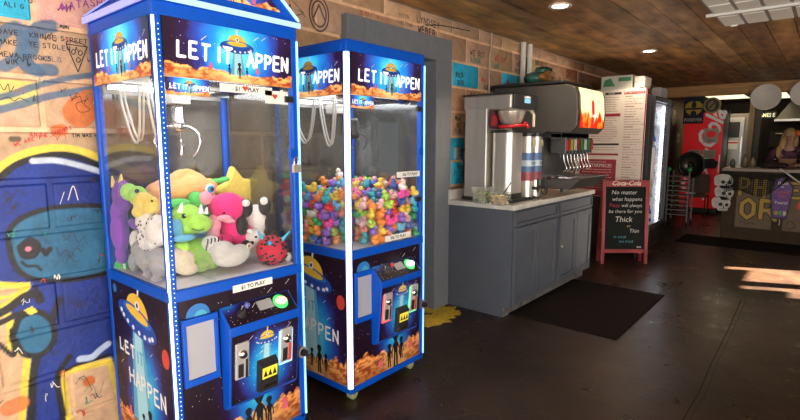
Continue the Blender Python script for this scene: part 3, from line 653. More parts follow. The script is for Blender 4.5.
    for yy, x0, x1, dp in ((y0+.10, XB+.05, XB+.27, .26),(y0+.12, XB+.30, XB+.43, .28)):
        m = MB(); pts = [(x0+(x1-x0)*t, yy+.02*math.sin(t*3), 1.81-dp*math.sin(math.pi*t)**.8) for t in np.linspace(0,1,16)]
        m.tube(pts, .006, CT, 6); m.tube([(p[0],p[1]+.018,p[2]+.012) for p in pts], .005, CT, 6); m.build('hanging_cable', c)
    pc = MB()       # price cards inside the back of the glass
    O = (XB+.03, y0+.03, 1.60) 
    panel('inner_card', c, (XF-.020,y0+.045,1.745), FR, .19, .070, (.10,.05,.10,.08), .014, 31, ARTL, marq_over(.19,.070), .004, 4)
    # acrylic prize chute
    a = MB(); cx0 = XF-.26 if first else XF-.15; cy1 = y0+(.22 if first else .155); ht = .935+(.41 if not first else .22)
    a.box(cx0,XF-.02,cy1,cy1+.004,.937,ht,ACR); a.box(cx0,cx0+.004,y0+.02,cy1,.937,ht,ACR); a.build('chute_wall', c)
    # control box
    q0, q1 = y0+.215-(0 if first else .035), y0+.60-(0 if first else .03); P_ = .085
    cp = MB(); prof = [(0,.33),(.035,.335),(.055,.36),(P_,.70),(P_,.735),(.0,.815)]
    cp.prism(prof, (XF-.002,q0,0), (1,0,0), (0,0,1), (0,1,0), q1-q0, BLUE); cpo = cp.build('control_box', c, bevel=.006, seg=3)
    sl = np.array((P_,0,-.08)); sl = sl/np.linalg.norm(sl); FT = ((0,1,0),tuple(-sl),tuple(np.cross((0,1,0),-sl)))
    # printed faces on the control box
    fh = math.hypot(.03,.34); fv = np.array((P_-.055,0,.34))/fh; FF = ((0,1,0),tuple(fv),tuple(np.cross((0,1,0),fv)))
    def box_over(mb, O, U, V, N):
        ww = q1-q0-.02; ufo(mb, ww*.50, fh*.80, .13, O, U, V, N, tilt=-.05, bl=1.3, bw=.55)
    panel('control_print', cpo, (XF+.055,q0+.010,.362), FF, q1-q0-.02, fh-.008, (.19,.14,.17,.22), 0, 15, ART, box_over, .006, 70)
    panel('shelf_print', cpo, (XF+P_-.003,q0+.010,.7375), FT, q1-q0-.02, .108, (.02,.16,.1,.1), 0, 16, ART, None, .006, 40)
    def top(y, k): return np.array((XF+P_,y,.737))-sl*k
    js = MB(); p = top(q0+.085,.055); nn = np.array(FT[2]); js.cyl(p, p+nn*.012, .022, .018, DPLAS); js.cyl(p, p+nn*.065, .005, .005, CHROME); js.ball(p+nn*.075, .013, M('joystick_blue',(.10,.12,.42),.3) if first else M('joystick_red',(.5,.03,.03),.3)); js.build('joystick', cpo)
    bt = MB(); p = top(q1-.085,.06); bt.lathe([(0,.004),(.036,.004),(.040,.008),(.032,.012),(0,.012)][::-1], p, M('button_ring', (.05,.55,.12) if first else (.7,.75,.8), .3, emis=1.2), axis=nn); bt.ball(p+nn*.018, (.029,.029,.018), M('button_dome' if first else 'button_dome_pale', (.95,.55,.35) if first else (.8,.85,.95), .2, emis=1.5 if first else 2.5)); bt.build('push_button', cpo, label='lit round push button')
    dsp = MB(); p = top(q0+.19,.045); 
    dsp.hexa([p+np.array((0,a,0))+(-sl)*b+nn*.001 for a, b in ((-.01,0),(.07,0),(.07,.05),(-.01,.05))], [p+np.array((0,a,0))+(-sl)*b+nn*.004 for a, b in ((-.01,0),(.07,0),(.07,.05),(-.01,.05))], M('counter_window',(.35,.36,.38),.3)); dsp.build('counter_display', cpo)
    # coin slots
    fn = np.array(FF[2])
    def fpt(y, v, o=0): return np.array((XF+.055,q0+.010,.362))+np.array((0,1,0))*(y-q0-.01)+fv*v+fn*o
    for kk, yy in enumerate((q0+.022, q1-.120)):
        RM = M('slot_steel',(.62,.62,.64),.3,.5)
        m = MB(); fr = [fpt(yy+a,b) for a, b in ((0,.125),(.070,.125),(.070,.30),(0,.30))]; f2 = [p+fn*.014 for p in fr]; m.hexa(fr, f2, RM); s_ = m.build('coin_slot', cpo, bevel=.006, seg=3)
        e2 = M('slot_glow_red',(.8,.1,.08),.3,emis=1.0) if (kk == 0 and not first) else M('slot_glow_green',(.2,.8,.35),.3,emis=.8) if not first else (M('slot_glow_ice',(.4,.75,1),.3,emis=1.0) if kk else None)
        if e2 is not None:
            m = MB(); 
            for a, b, cc_, d_ in ((-.004,0,.116,.289),(.068,.072,.116,.289),(-.004,.072,.285,.289),(-.004,.072,.116,.120)): m.hexa([fpt(yy+u,v,.001) for u, v in ((a,cc_),(b,cc_),(b,d_),(a,d_))], [fpt(yy+u,v,.011) for u, v in ((a,cc_),(b,cc_),(b,d_),(a,d_))], e2)
            m.build('slot_surround', s_)
        m = MB(); p = fpt(yy+.036,.245,.014); m.lathe([(0,.012),(.018,.010),(.022,0)], p, CHROME, axis=fn, n=18); m.hexa([fpt(yy+a,b,.014) for a, b in ((.012,.135),(.040,.135),(.040,.20),(.012,.20))], [fpt(yy+a,b,.018) for a, b in ((.014,.137),(.038,.137),(.038,.198),(.014,.198))], DPLAS)
        m.hexa([fpt(yy+a,b,.014) for a, b in ((.046,.13),(.058,.13),(.058,.22),(.046,.22))], [fpt(yy+a,b,.020) for a, b in ((.046,.13),(.058,.13),(.058,.22),(.046,.22))], CHROME if kk == 0 else REDP); m.build('coin_mechanism', s_)
    m = MB(); yb = (q0+q1)/2-.055; m.hexa([fpt(yb+a,b) for a, b in ((0,.02),(.11,.02),(.11,.18),(0,.18))], [fpt(yb+a,b,.03) for a, b in ((.004,.024),(.106,.024),(.106,.155),(.004,.155))], DPLAS)
    bo = m.build('bill_acceptor', cpo, bevel=.004); m = MB(); YL = M('bill_yellow',(.75,.62,.05),.4,emis=.5)
    m.hexa([fpt(yb+a,b,.0305) for a, b in ((.014,.09),(.096,.09),(.096,.145),(.014,.145))], [fpt(yb+a,b,.032) for a, b in ((.014,.09),(.096,.09),(.096,.145),(.014,.145))], YL)
    for a in (.03,.055,.08): m.poly([(a-.012,.10),(a+.012,.10),(a,.135)], fpt(yb,0,.0325), (0,1,0), fv, fn, .0004, DPLAS)
    m.hexa([fpt(yb+a,b,.03) for a, b in ((.02,.045),(.09,.045),(.09,.06),(.02,.06))], [fpt(yb+a,b,.036) for a, b in ((.02,.045),(.09,.045),(.09,.06),(.02,.06))], CHROME); m.build('bill_slot', bo)
    # prize door
    pd = MB(); y2, y3, z2, z3 = y0+.040, y0+.205, .50, .805
    for a, b, cc_, d_ in ((y2,y3,z3-.03,z3),(y2,y3,z2,z2+.03),(y2,y2+.018,z2+.03,z3-.03),(y3-.018,y3,z2+.03,z3-.03)): pd.box(XF-.004,XF+.012,a,b,cc_,d_,BLUE)
    po = pd.build('prize_door', c, bevel=.003); m = MB(); m.box(XF-.002,XF+.003,y2+.018,y3-.018,z2+.03,z3-.03,FROST); m.build('flap', po)
    # door hardware
    m = MB(); m.cyl((XF,y1-.03,.47),(XF+.03,y1-.03,.47),.030,.030,STEEL,24); m.cyl((XF+.03,y1-.03,.47),(XF+.05,y1-.03,.47),.020,.016,DPLAS,20); m.build('round_lock', c)
    m = MB(); m.box(XF-.004,XF+.014,y1-.065,y1-.02,1.47,1.52,BLUE); ho = m.build('hasp', c, bevel=.004)
    if first:
        m = MB(); m.box(XF+.012,XF+.030,y1-.055,y1-.015,1.405,1.445,STEEL); m.tube([(XF+.02,y1-.047,1.44),(XF+.02,y1-.047,1.47),(XF+.02,y1-.035,1.485),(XF+.02,y1-.023,1.47),(XF+.02,y1-.023,1.44)], .004, CHROME, 8); m.build('padlock', ho)
    for z in ((1.745,) if first else (1.75,1.17)): m = MB(); m.box(XF-.01,XF+.006,y1-.075,y1-.03,z,z+.03,DPLAS); m.build('hinge', c)
    ls = MB(); STK = M('sticker_white', (.80,.80,.76), .5)
    def sticker(yc, z, wd, ht, s, back=False):
        m = MB(); x = XF-.0075 if back else XF+.0035
        m.box(x,x+.001,yc-wd/2,yc+wd/2,z,z+ht,STK); 
        text(m, s, ht*.72, (0,0), (x+.0014,yc,z+ht*.26), *FR, .0, INK, bold=.0008, maxw=wd*.9)
        if back: m.prism([(0,-.01),(.016,.008),(.008,.016),(0,.010),(-.008,.016),(-.016,.008)], (x+.0016,yc-.01,z+ht/2), *FR, .0006, REDP) if first and z > 1.7 else None
        m.build('price_sticker', c, label='white price sticker reading '+s)
    if price == '$1':
        sticker(y0+.395,.868,.215,.034,'$1 TO PLAY'); sticker(y0+.41,1.772,.27,.036,'$1     PLAY', True); sticker(y1-.12,1.735,.13,.06,'', True)
    else: sticker(y1-.135,1.335,.26,.036,'50¢ TO PLAY', True); sticker(y1-.25,.945,.25,.036,'50¢ TO PLAY', True)
    # castors
    for x in (XB+.07, XF-.07):
        for y in (y0+.07, y1-.07):
            m = MB(); m.box(x-.03,x+.03,y-.03,y+.03,.068,.076,STEEL); m.box(x-.022,x-.018,y-.012,y+.022,.03,.068,STEEL); m.box(x+.018,x+.022,y-.012,y+.022,.03,.068,STEEL); co = m.build('castor', c)
            m = MB(); m.cyl((x-.016,y+.010,.033),(x+.016,y+.010,.033),.033,.033,M('castor_wheel',(.30,.32,.16),.4),20); m.build('wheel', co)
    # the lamp inside
    l = bpy.data.lights.new('machine_lamp', 'AREA'); l.shape = 'RECTANGLE'; l.size = .55; l.size_y = .5; l.energy = MLAMP; l.color = (.93,.97,1)
    lo = bpy.data.objects.new('machine_lamp', l); COL.objects.link(lo); lo.parent = c; lo.location = (0,0,1.83)
    return c
MLAMP = 6
m1 = machine(.92, 'taller blue claw machine with a peaked roof frame, full of large plush toys', True, '$1')
m2 = machine(1.945, 'flat-topped blue claw machine full of small rubber ducks, beside the grey door frame', False, '50')
# roof frame of the first machine
y0, y1 = .92, .92+MW; ym = (y0+y1)/2; RH = .30
m = MB()
for a, b in (((XB-.01,y0-.012),(XF+.012,y0+.012)),((XB-.01,y1-.012),(XF+.012,y1+.012)),((XB-.01,y0),(XB+.014,y1)),((XF-.012,y0),(XF+.012,y1))): m.box(a[0],b[0],a[1],b[1],2.108,2.135,BLUE)
cn = m.build('roof_curb', m1, bevel=.003)
m = MB(); m.box(XB-.012,XF+.016,y0-.018,y0-.010,2.100,2.128,LEDV); m.box(XF+.012,XF+.018,y0-.018,y1+.016,2.100,2.124,M('led_strip_sky',(.3,.5,.8),.4,emis=.7,ecol=(.40,.72,1))); m.build('led_edge', cn)
rt_ = MB()
for x in (XB, XF-.02):
    for s in (-1,1):
        ya = ym+s*MW/2; rt_.hexa([(x,ya-.012,2.13),(x+.02,ya-.012,2.13),(x+.02,ya+.012,2.13),(x,ya+.012,2.13)], [(x,ym-.012,2.13+RH),(x+.02,ym-.012,2.13+RH),(x+.02,ym+.012,2.13+RH),(x,ym+.012,2.13+RH)], BLUE)
rt_.box(XB,XF,ym-.012,ym+.012,2.13+RH-.02,2.13+RH,BLUE); rt_.build('roof_frame', m1)
for s in (-1,1):
    sl_ = MB()
    for k in (.14,.30,.46,.62,.78,.92):
        y = ym+s*MW/2*(1-k); z = 2.13+RH*k; sl_.box(XB,XF,y-.004,y+.004,z-.005,z+.005,BLUE)
    sl_.build('roof_slats', m1)
    q = MB(); ya = ym+s*(MW/2+.004); n_ = np.array((0,s*RH,MW/2)); n_ = n_/np.linalg.norm(n_)*.012
    rk = [np.array(p) for p in ((XF+.008,ya,2.13),(XF+.016,ya,2.13),(XF+.016,ym,2.13+RH),(XF+.008,ym,2.13+RH))]
    q.hexa(rk, [p+n_ for p in rk], LEDB); q.build('led_edge', m1)
    if s < 0:
        q = MB(); rk = [np.array(p) for p in ((XB-.01,ya,2.13),(XB-.002,ya,2.13),(XB-.002,ym,2.13+RH),(XB-.01,ym,2.13+RH))]; q.hexa(rk, [p+n_ for p in rk], LEDV); q.build('led_edge', m1)
def tri(u, v): w = MW-.02; return v/RH < 1-abs(u-w/2)/(w/2)-.03
def tri_in(u, v): w = MW-.02; return v/RH < 1-abs(u-w/2)/(w/2)-.16 and v > .025
bm_ = MB(); bm_.prism([(0,0),(MW,0),(MW/2,RH)], (XF-.004,y0,2.13), *FR, .008, BLUE); bm_.build('pediment', m1)
def ped_over(mb, O, U, V, N):
    w = MW-.02; ufo(mb, w*.5, .16, .16, O, U, V, N, bl=.7); 
    for a, h in ((.50,.09),(.42,.07),(.57,.065)): alien(mb, w*a, .03, h, O, U, V, N)
    pig(mb, w*.66, .035, .035, O, U, V, N); pig(mb, w*.34, .035, .035, O, U, V, N)
panel('pediment_print', m1, (XF+.006,y0+.01,2.13), FR, MW-.02, RH, (.33,.13,.24,.17), .045, 22, ARTL, ped_over, .004, 30, mask=tri_in)

# ------------------------------------------------------------------ plush toys in the first machine
def plush(name, col, noise=.10): return M(name, col, .95, noise=noise, nscale=60, sheen=.15, bump=.5, bscale=160)
P = dict(purple=plush('plush_purple',(.20,.07,.42)), lime=plush('plush_lime',(.36,.72,.10)), yel=plush('plush_yellow',(.80,.62,.12)), orange=plush('plush_orange',(.85,.33,.08)), white=plush('plush_white',(.80,.78,.75)),
 grey=plush('plush_grey',(.38,.38,.40)), green=plush('plush_green',(.10,.55,.12)), pink=plush('plush_pink',(.85,.02,.22)), soft=plush('plush_soft_pink',(.75,.30,.40)), red=M('plush_red',(.50,.008,.04),.85,noise=.1,nscale=60), cream=plush('plush_cream',(.68,.60,.46)), black=plush('plush_black',(.012,.012,.014)), blue=plush('plush_blue',(.12,.40,.62)), peach=plush('plush_peach',(.90,.42,.16)), teal=plush('plush_teal',(.03,.35,.30)))
EYE_ = M('bead_eye',(.01,.01,.012),.15)
ZT = .940
def SX_(px, py, Y): return tuple(float(c) for c in ony(px, py, .962+(Y-.955)*.30))
def FX(px, py, X): return tuple(float(c) for c in onx(px, py, X))
def off(p, *d): return tuple(a+b for a, b in zip(p, d))
G_T = 'plush toys in the first claw machine'
def toy(name, label, cat, c): return thing(name, label, cat, (c[0],c[1],max(ZT, c[2]-.1)), 0, G_T)
# purple dragon against the left glass
c = SX_(121,205,1.045); t = toy('plush_dragon', 'purple plush dragon with a lime face and yellow horns against the left glass', 'plush toy', c)
h = SX_(118,198,1.045); b2 = SX_(119,232,1.045)
blob('body', t, [(FX(122,196,-2.57),(.085,.036,.085)),(FX(120,232,-2.57),(.070,.036,.10)),(FX(119,214,-2.58),(.06,.034,.07)),(FX(122,254,-2.57),(.04,.03,.05)),(FX(134,224,-2.44),(.05,.022,.022),(0,.3,0))], P['purple'])
blob('face', t, [(FX(129,192,-2.48),(.05,.036,.042)),(FX(138,196,-2.41),(.055,.040,.048))], P['lime'])
blob('snout', t, [(FX(144,203,-2.35),(.062,.044,.052)),(FX(151,205,-2.30),(.040,.038,.044)),(FX(141,212,-2.37),(.05,.038,.032))], P['yel'])
m = MB(); m.cyl(FX(114,187,-2.60),FX(112,176,-2.60),.014,.003,P['yel'],10); m.cyl(FX(121,184,-2.55),FX(121,174,-2.55),.014,.003,P['yel'],10); m.build('horn', t)
m = MB(); m.ball(FX(137,191,-2.355),.010,EYE_); m.ball(FX(152,201,-2.262),.005,EYE_); m.build('eye', t)
# orange fish-like plush, lying over the pile
c = FX(178,188,-2.44); t = toy('plush_bird', 'large orange plush creature with one big blue eye, on top of the pile', 'plush toy', c)
blob('body', t, [(FX(172,190,-2.46),(.10,.10,.065)),(FX(190,186,-2.44),(.09,.09,.06)),(FX(160,194,-2.46),(.09,.07,.06)),(FX(204,190,-2.42),(.06,.06,.05)),(FX(156,206,-2.45),(.07,.05,.07)),(FX(160,196,-2.45),(.05,.05,.05)),(FX(208,184,-2.42),(.05,.05,.03)),(FX(184,178,-2.46),(.05,.07,.03)),(FX(176,176,-2.44),(.03,.05,.022),(.6,0,0)),(FX(192,174,-2.44),(.03,.05,.020),(-.5,0,0)),(FX(168,182,-2.42),(.03,.05,.022),(.9,0,0)),(FX(200,178,-2.42),(.03,.045,.02),(-.7,0,0))], P['peach'], .007)
blob('beak', t, [(FX(217,181,-2.40),(.03,.05,.014)),(FX(225,179,-2.40),(.016,.03,.014))], P['green'])
m = MB(); m.ball(FX(210,189,-2.355),(.010,.026,.026),WHITE); m.ball(FX(211,189,-2.345),(.010,.019,.019),M('eye_blue',(.03,.35,.7),.2)); m.ball(FX(212,189,-2.337),(.007,.011,.011),EYE_); m.build('eye', t)
# white dotted plush
c = SX_(150,228,1.06); t = toy('plush_dalmatian', 'white plush dog body with small black spots, behind the lit corner post', 'plush toy', c)
B_ = [(SX_(148,222,1.05),(.075,.05,.06)),(SX_(150,240,1.05),(.085,.05,.055)),(SX_(158,230,1.06),(.07,.05,.07)),(SX_(136,240,1.05),(.03,.03,.05))]
blob('body', t, B_, P['white']); m = MB(); rq = random.Random(9)
for k in range(46):
    q = B_[k % 3]; a = rq.uniform(-1,1); b = rq.uniform(-1,1)
    if a*a+b*b > .8: continue
    cth = math.sqrt(1-a*a-b*b); m.ball((q[0][0]+q[1][0]*a*.96, q[0][1]-q[1][1]*cth*.97, q[0][2]+q[1][2]*b*.96), (.0055,.004,.0055), P['black'], nu=7, nv=5)
m.build('spots', t)
c = SX_(148,262,1.02); t = toy('plush_elephant', 'grey plush elephant lying low behind the left glass', 'plush toy', c)
blob('body', t, [(SX_(148,258,1.035),(.075,.05,.065)),(SX_(160,262,1.05),(.06,.05,.07)),(SX_(139,250,1.03),(.045,.035,.045)),(SX_(150,276,1.01),(.05,.022,.02),(0,.6,0)),(SX_(134,262,1.01),(.03,.025,.05)),(SX_(158,279,1.01),(.03,.03,.025))], P['grey'])
m = MB(); m.ball(SX_(144,277,.985),(.014,.006,.020),P['cream']); m.ball(SX_(146,255,.983),.006,EYE_); m.build('foot_patch', t)
c = SX_(118,262,1.0); t = toy('plush_frog', 'small bright green plush with a white tag in the low left corner', 'plush toy', c)
blob('body', t, [(SX_(115,258,1.0),(.045,.035,.038)),(SX_(122,266,1.0),(.05,.035,.038)),(SX_(128,272,1.0),(.035,.03,.02))], P['green'])
m = MB(); p = SX_(124,266,.962); m.box(p[0]-.02,p[0]+.016,p[1],p[1]+.002,p[2]-.018,p[2]+.012,WHITE); m.build('tag', t)
# green dinosaur
c = FX(190,235,-2.28); t = toy('plush_dinosaur', 'lime green plush dinosaur with white horns and a blue neck fin', 'plush toy', c)
blob('body', t, [(FX(186,216,-2.33),(.065,.075,.06)),(FX(198,224,-2.29),(.06,.07,.045)),(FX(184,228,-2.31),(.05,.06,.05)),(FX(196,252,-2.30),(.06,.08,.07)),(FX(208,246,-2.27),(.05,.035,.05)),(FX(182,247,-2.27),(.05,.035,.03),(.5,0,0)),(FX(212,260,-2.26),(.045,.04,.045)),(FX(200,266,-2.25),(.04,.05,.03))], P['lime'])
blob('back_crest', t, [(FX(178,203,-2.35),(.04,.06,.022)),(FX(194,205,-2.37),(.04,.07,.016)),(FX(208,212,-2.37),(.03,.04,.02))], P['green'])
m = MB(); m.cyl(FX(180,212,-2.28),FX(182,203,-2.27),.014,.004,WHITE,10); m.cyl(FX(201,213,-2.25),FX(201,205,-2.24),.014,.004,WHITE,10); m.cyl(FX(206,214,-2.26),FX(207,207,-2.26),.011,.004,WHITE,10); m.build('horn', t)
m = MB(); m.ball(FX(184,216,-2.262),(.008,.010,.012),EYE_); m.ball(FX(185,215.5,-2.256),.004,WHITE); m.tube([FX(192,229,-2.235),FX(198,231,-2.232),FX(204,229,-2.235)], .002, EYE_, 5); m.build('eye', t)
blob('neck_fin', t, [(FX(177,228,-2.27),(.02,.03,.045)),(FX(184,238,-2.24),(.02,.06,.018))], P['blue'])
blob('belly', t, [(FX(180,260,-2.25),(.045,.07,.06)),(FX(188,269,-2.23),(.04,.05,.03))], P['cream'])
# hot pink bird, pale pink one, zebra, flower
c = FX(230,222,-2.30); t = toy('plush_flamingo', 'fluffy hot pink plush with a pale beak in the middle of the pile', 'plush toy', c)
blob('body', t, [(FX(228,207,-2.30),(.08,.088,.075)),(FX(243,232,-2.29),(.05,.05,.05)),(FX(236,203,-2.34),(.05,.05,.04)),(FX(233,228,-2.31),(.07,.07,.07)),(FX(242,240,-2.28),(.05,.05,.04)),(FX(222,240,-2.27),(.05,.05,.03)),(FX(218,208,-2.34),(.05,.05,.05))], P['pink'])
blob('beak', t, [(FX(224,218,-2.225),(.03,.04,.016)),(FX(230,221,-2.225),(.03,.025,.012))], P['soft']); m = MB(); m.ball(FX(224,213,-2.238),.006,EYE_); m.build('eye', t)
c = FX(214,225,-2.26); t = toy('plush_rabbit', 'pale pink plush tucked between the green and the hot pink toys', 'plush toy', c)
blob('body', t, [(FX(214,224,-2.31),(.045,.032,.05)),(FX(213,234,-2.29),(.04,.032,.035))], P['soft'])
c = FX(209,244,-2.22); t = toy('plush_zebra', 'little plush zebra with black stripes, low in the pile', 'plush toy', c)
b_ = FX(211,243,-2.20); blob('body', t, [(b_,(.04,.045,.035)),(FX(216,250,-2.20),(.035,.035,.03))], P['white']); m = MB()
for k in range(5): m.tube([(b_[0]+.030+.010*math.sin(a*2),b_[1]-.036+k*.018,b_[2]+.032*math.sin(a)) for a in np.linspace(-1,1.2,6)], .0035, P['black'], 5)
m.build('stripes', t)
c = FX(201,196,-2.36); t = toy('plush_turtle', 'small plush with a pink ball head and a green shell, above the dinosaur', 'plush toy', c)
blob('body', t, [(FX(196,199,-2.36),(.03,.04,.04))], P['green']); blob('head', t, [(FX(205,198,-2.34),(.035,.036,.036)),(FX(213,200,-2.35),(.03,.03,.03))], P['soft'])
# yellow star
c = FX(236,190,-2.48); t = toy('plush_star', 'soft yellow plush star standing at the back of the pile', 'plush toy', c)
q = c; o_ = MB(); pts = []
for k in range(10): a = math.pi/2+k*math.pi/5+.15; r_ = .155 if k%2 == 0 else .085; pts.append((r_*math.cos(a), r_*math.sin(a)))
o_.prism(pts, (q[0]-.03,q[1],q[2]-.015), *FR, .06, P['yel']); b_ = o_.build('body', t, bevel=.018, seg=4)
# panda upside down
c = FX(257,220,-2.30); t = toy('plush_panda', 'black and white plush panda lying head down against the front glass', 'plush toy', c)
blob('body', t, [(FX(256,220,-2.31),(.06,.058,.085)),(FX(254,238,-2.25),(.055,.062,.05))], P['white'])
blob('limbs', t, [(FX(246,208,-2.25),(.034,.036,.05)),(FX(265,206,-2.25),(.034,.036,.052)),(FX(242,226,-2.24),(.034,.032,.05)),(FX(271,223,-2.24),(.034,.032,.05)),(FX(246,244,-2.22),(.022,.025,.022)),(FX(268,236,-2.24),(.022,.022,.022))], P['black'])
blob('paws', t, [(FX(246,203,-2.218),(.016,.024,.020)),(FX(264,201,-2.218),(.016,.024,.022)),(FX(250,231,-2.205),(.018,.018,.012))], P['white'])
m = MB(); m.ball(FX(252,243,-2.195),(.008,.012,.010),P['black']); m.ball(FX(262,238,-2.20),(.008,.012,.010),P['black']); m.ball(FX(256,237,-2.19),(.006,.008,.006),P['black']); m.build('eye', t)
# red bug ball
c = FX(272,250,-2.14); t = toy('plush_ladybug', 'round red plush bug with dark spots and a blue horn in the front right corner', 'plush toy', c)
blob('body', t, [(c,(.075,.082,.078))], P['red']); m = MB(); rq = random.Random(31)
for k in range(60):
    a, e = rq.uniform(-1.5,1.4), rq.uniform(-1.1,1.2); d = np.array((math.cos(e)*math.cos(a), math.cos(e)*math.sin(a), math.sin(e))); p = np.array(c)+d*np.array((.0735,.0805,.0765)); m.ball(p, (.010,.008,.006), P['black'], nu=7, nv=5)
m.build('spots', t)
blob('muzzle', t, [(FX(288,257,-2.115),(.022,.02,.026))], P['white']); m = MB(); m.cyl(FX(281,241,-2.10),FX(290,231,-2.08),.011,.003,M('horn_blue',(.05,.45,.7),.4),10); m.cyl(FX(262,238,-2.10),FX(258,231,-2.08),.010,.003,M('horn_blue'),10); m.build('horn', t)
m = MB(); m.ball(FX(285,248,-2.078),(.008,.014,.014),EYE_); m.ball(FX(270,243,-2.070),(.008,.012,.012),M('eye_blue')); m.build('eye', t)
c = FX(231,256,-2.15); t = toy('plush_seal', 'pale grey plush seal lying flat on the tray at the front glass', 'plush toy', c)
blob('body', t, [(FX(231,256,-2.15),(.055,.095,.052)),(FX(222,250,-2.16),(.05,.06,.045)),(FX(240,252,-2.16),(.05,.05,.04))], P['grey'] if False else plush('plush_pale_grey',(.55,.54,.52)))
m = MB(); m.lathe([(.006,0),(.016,0),(.016,.003),(.006,.003)], FX(249,246,-2.09), M('tag_ring',(.6,.5,.4),.5), axis=(1,0,0)); m.build('tag', t)
# toys further back that fill the pile
for (px, py, X, cn_, nm, lb) in ((222,232,-2.50,'orange','plush_ball','orange plush at the very back behind the pink one'),(200,222,-2.52,'blue','plush_whale','blue plush buried at the back behind the dinosaur'),(262,250,-2.45,'cream','plush_bear','cream plush bear hidden behind the panda')):
    c = FX(px, py, X); t = toy(nm, lb, 'plush toy', c); blob('body', t, [(c,(.08,.09,.08)),(off(c,0,.05,-.06),(.07,.07,.07)),(off(c,-.02,-.04,-.08),(.07,.07,.07))], P[cn_], .009); m = MB(); m.ball(off(c,.075,-.02,.01),.008,EYE_); m.ball(off(c,.075,.03,.01),.008,EYE_); m.build('eye', t)

# ------------------------------------------------------------------ rubber ducks in the second machine
DC = [('yellow',(.82,.58,.06),7),('orange',(.85,.28,.05),4),('hot pink',(.85,.08,.38),3),('purple',(.28,.14,.62),4),('teal',(.02,.38,.45),3),('sky blue',(.12,.48,.78),3),('red',(.70,.03,.05),2),('lime green',(.38,.68,.08),3),('pale pink',(.82,.48,.55),2),('green',(.03,.38,.14),2),('white',(.80,.78,.74),1),('coral',(.82,.25,.20),2),('dark blue',(.03,.10,.42),1)]
def duck_mesh(body, beakm):
    mb = MB(); s = .0350
    mb.ball((0,0,.62*s),(.95*s,.74*s,.64*s),body,None,12,8); mb.ball((.48*s,0,1.42*s),(.52*s,.50*s,.50*s),body,None,10,7)
    mb.cyl((-.6*s,0,.75*s),(-1.15*s,0,1.15*s),.36*s,.05*s,body,8); mb.ball((-.05*s,.62*s,.75*s),(.5*s,.16*s,.32*s),body,None,8,5); mb.ball((-.05*s,-.62*s,.75*s),(.5*s,.16*s,.32*s),body,None,8,5)
    mb.ball((1.02*s,0,1.32*s),(.26*s,.24*s,.10*s),beakm,None,8,5)
    for g in (-1,1): mb.ball((.88*s,g*.24*s,1.56*s),(.07*s,.07*s,.09*s),EYE_,None,6,4)
    return mb
BEAK = M('duck_beak',(.85,.22,.02),.3); protos = {}
y0 = 1.945; X0, X1, Y0, Y1, Z0 = XB+.055, XF-.045, y0+.045, y0+MW-.045, .940; PD = .0605
nx = int((X1-X0)/PD)+1; ny = int((Y1-Y0)/PD)+1
rq = random.Random(77); occ = {}
for i in range(nx):
    for j in range(ny):
        x = X0+i*(X1-X0)/(nx-1); y = Y0+j*(Y1-Y0)/(ny-1)
        if x > XF-.19 and y < y0+.19: continue
        u = (x-X0)/(X1-X0); v = (y-Y0)/(Y1-Y0)
        top = 1.235+.05*(1-u)+.02*math.sin(7*v+2)+.03*vnoise(np.array(x*9), np.array(y*9))+(.03 if v > .5 else 0)
        k = 0
        while Z0+k*.052 < top-.050: occ[(i,j,k)] = (x, y, Z0+k*.052); k += 1
shell = [key for key in occ if (key[0]+1,key[1],key[2]) not in occ or (key[0],key[1]-1,key[2]) not in occ or (key[0],key[1],key[2]+1) not in occ]
rq.shuffle(shell); front = sorted(shell, key=lambda k: -(occ[k][0]-occ[k][1]*.6+occ[k][2]*.5)); keep = set(front[:298])
bagc = [d for d in DC for _ in range(d[2])]; inner = MB()
for key in occ:
    x, y, z = occ[key]; d = rq.choice(bagc); rz = rq.uniform(0,6.28); tilt = (rq.uniform(-.5,.5), rq.uniform(-.5,.5), rz); jx, jy = rq.uniform(-.007,.007), rq.uniform(-.007,.007)
    if key in keep:
        if d[0] not in protos:
            mb = duck_mesh(M('duck_'+d[0].replace(' ','_'), d[1], .32), BEAK if d[0] not in ('orange','red','coral') else M('duck_bill_yellow',(.85,.6,.05),.3)); o = mb.build('rubber_duck'); protos[d[0]] = o
        else: o = protos[d[0]].copy(); COL.objects.link(o)
        o.location = (min(max(x+jx,X0),X1), min(max(y+jy,Y0),Y1), z); o.rotation_euler = tilt; s_ = rq.uniform(.92,1.08); o.scale = (s_,s_,s_)
        tag(o, d[0]+' rubber duck in the heap inside the flat-topped claw machine', 'rubber duck', 'rubber ducks in the second claw machine')
    elif key in shell or key[2] % 2 == 0:
        mt = M('duck_'+d[0].replace(' ','_'), d[1], .32); inner.ball((x,y,z+.02),(.030,.028,.025),mt,None,8,5); inner.ball((x+.012*math.cos(rz),y+.012*math.sin(rz),z+.040),(.014,.014,.013),mt,None,6,4)
o = inner.build('duck_pile'); tag(o, 'rest of the rubber duck heap under and behind the front ones', 'rubber ducks', kind='stuff')
# a white paper card standing among the ducks
cm = MB(); p = FX(398,190,-2.20); cm.box(p[0],p[0]+.003,p[1]-.07,p[1]+.07,p[2]-.07,p[2]+.07,M('card_white',(.78,.78,.72),.6)); cm.box(p[0],p[0]+.003,p[1]-.05,p[1]-.03,p[2]+.07,p[2]+.10,M('card_white')); cm.box(p[0],p[0]+.003,p[1]+.03,p[1]+.05,p[2]+.07,p[2]+.10,M('card_white')); cm.box(p[0]+.003,p[0]+.004,p[1]-.03,p[1]+.03,p[2]-.04,p[2]+.03,M('card_print',(.55,.50,.42),.6)); tag(cm.build('paper_card'), 'white cut paper card standing among the ducks by the front glass', 'paper card')
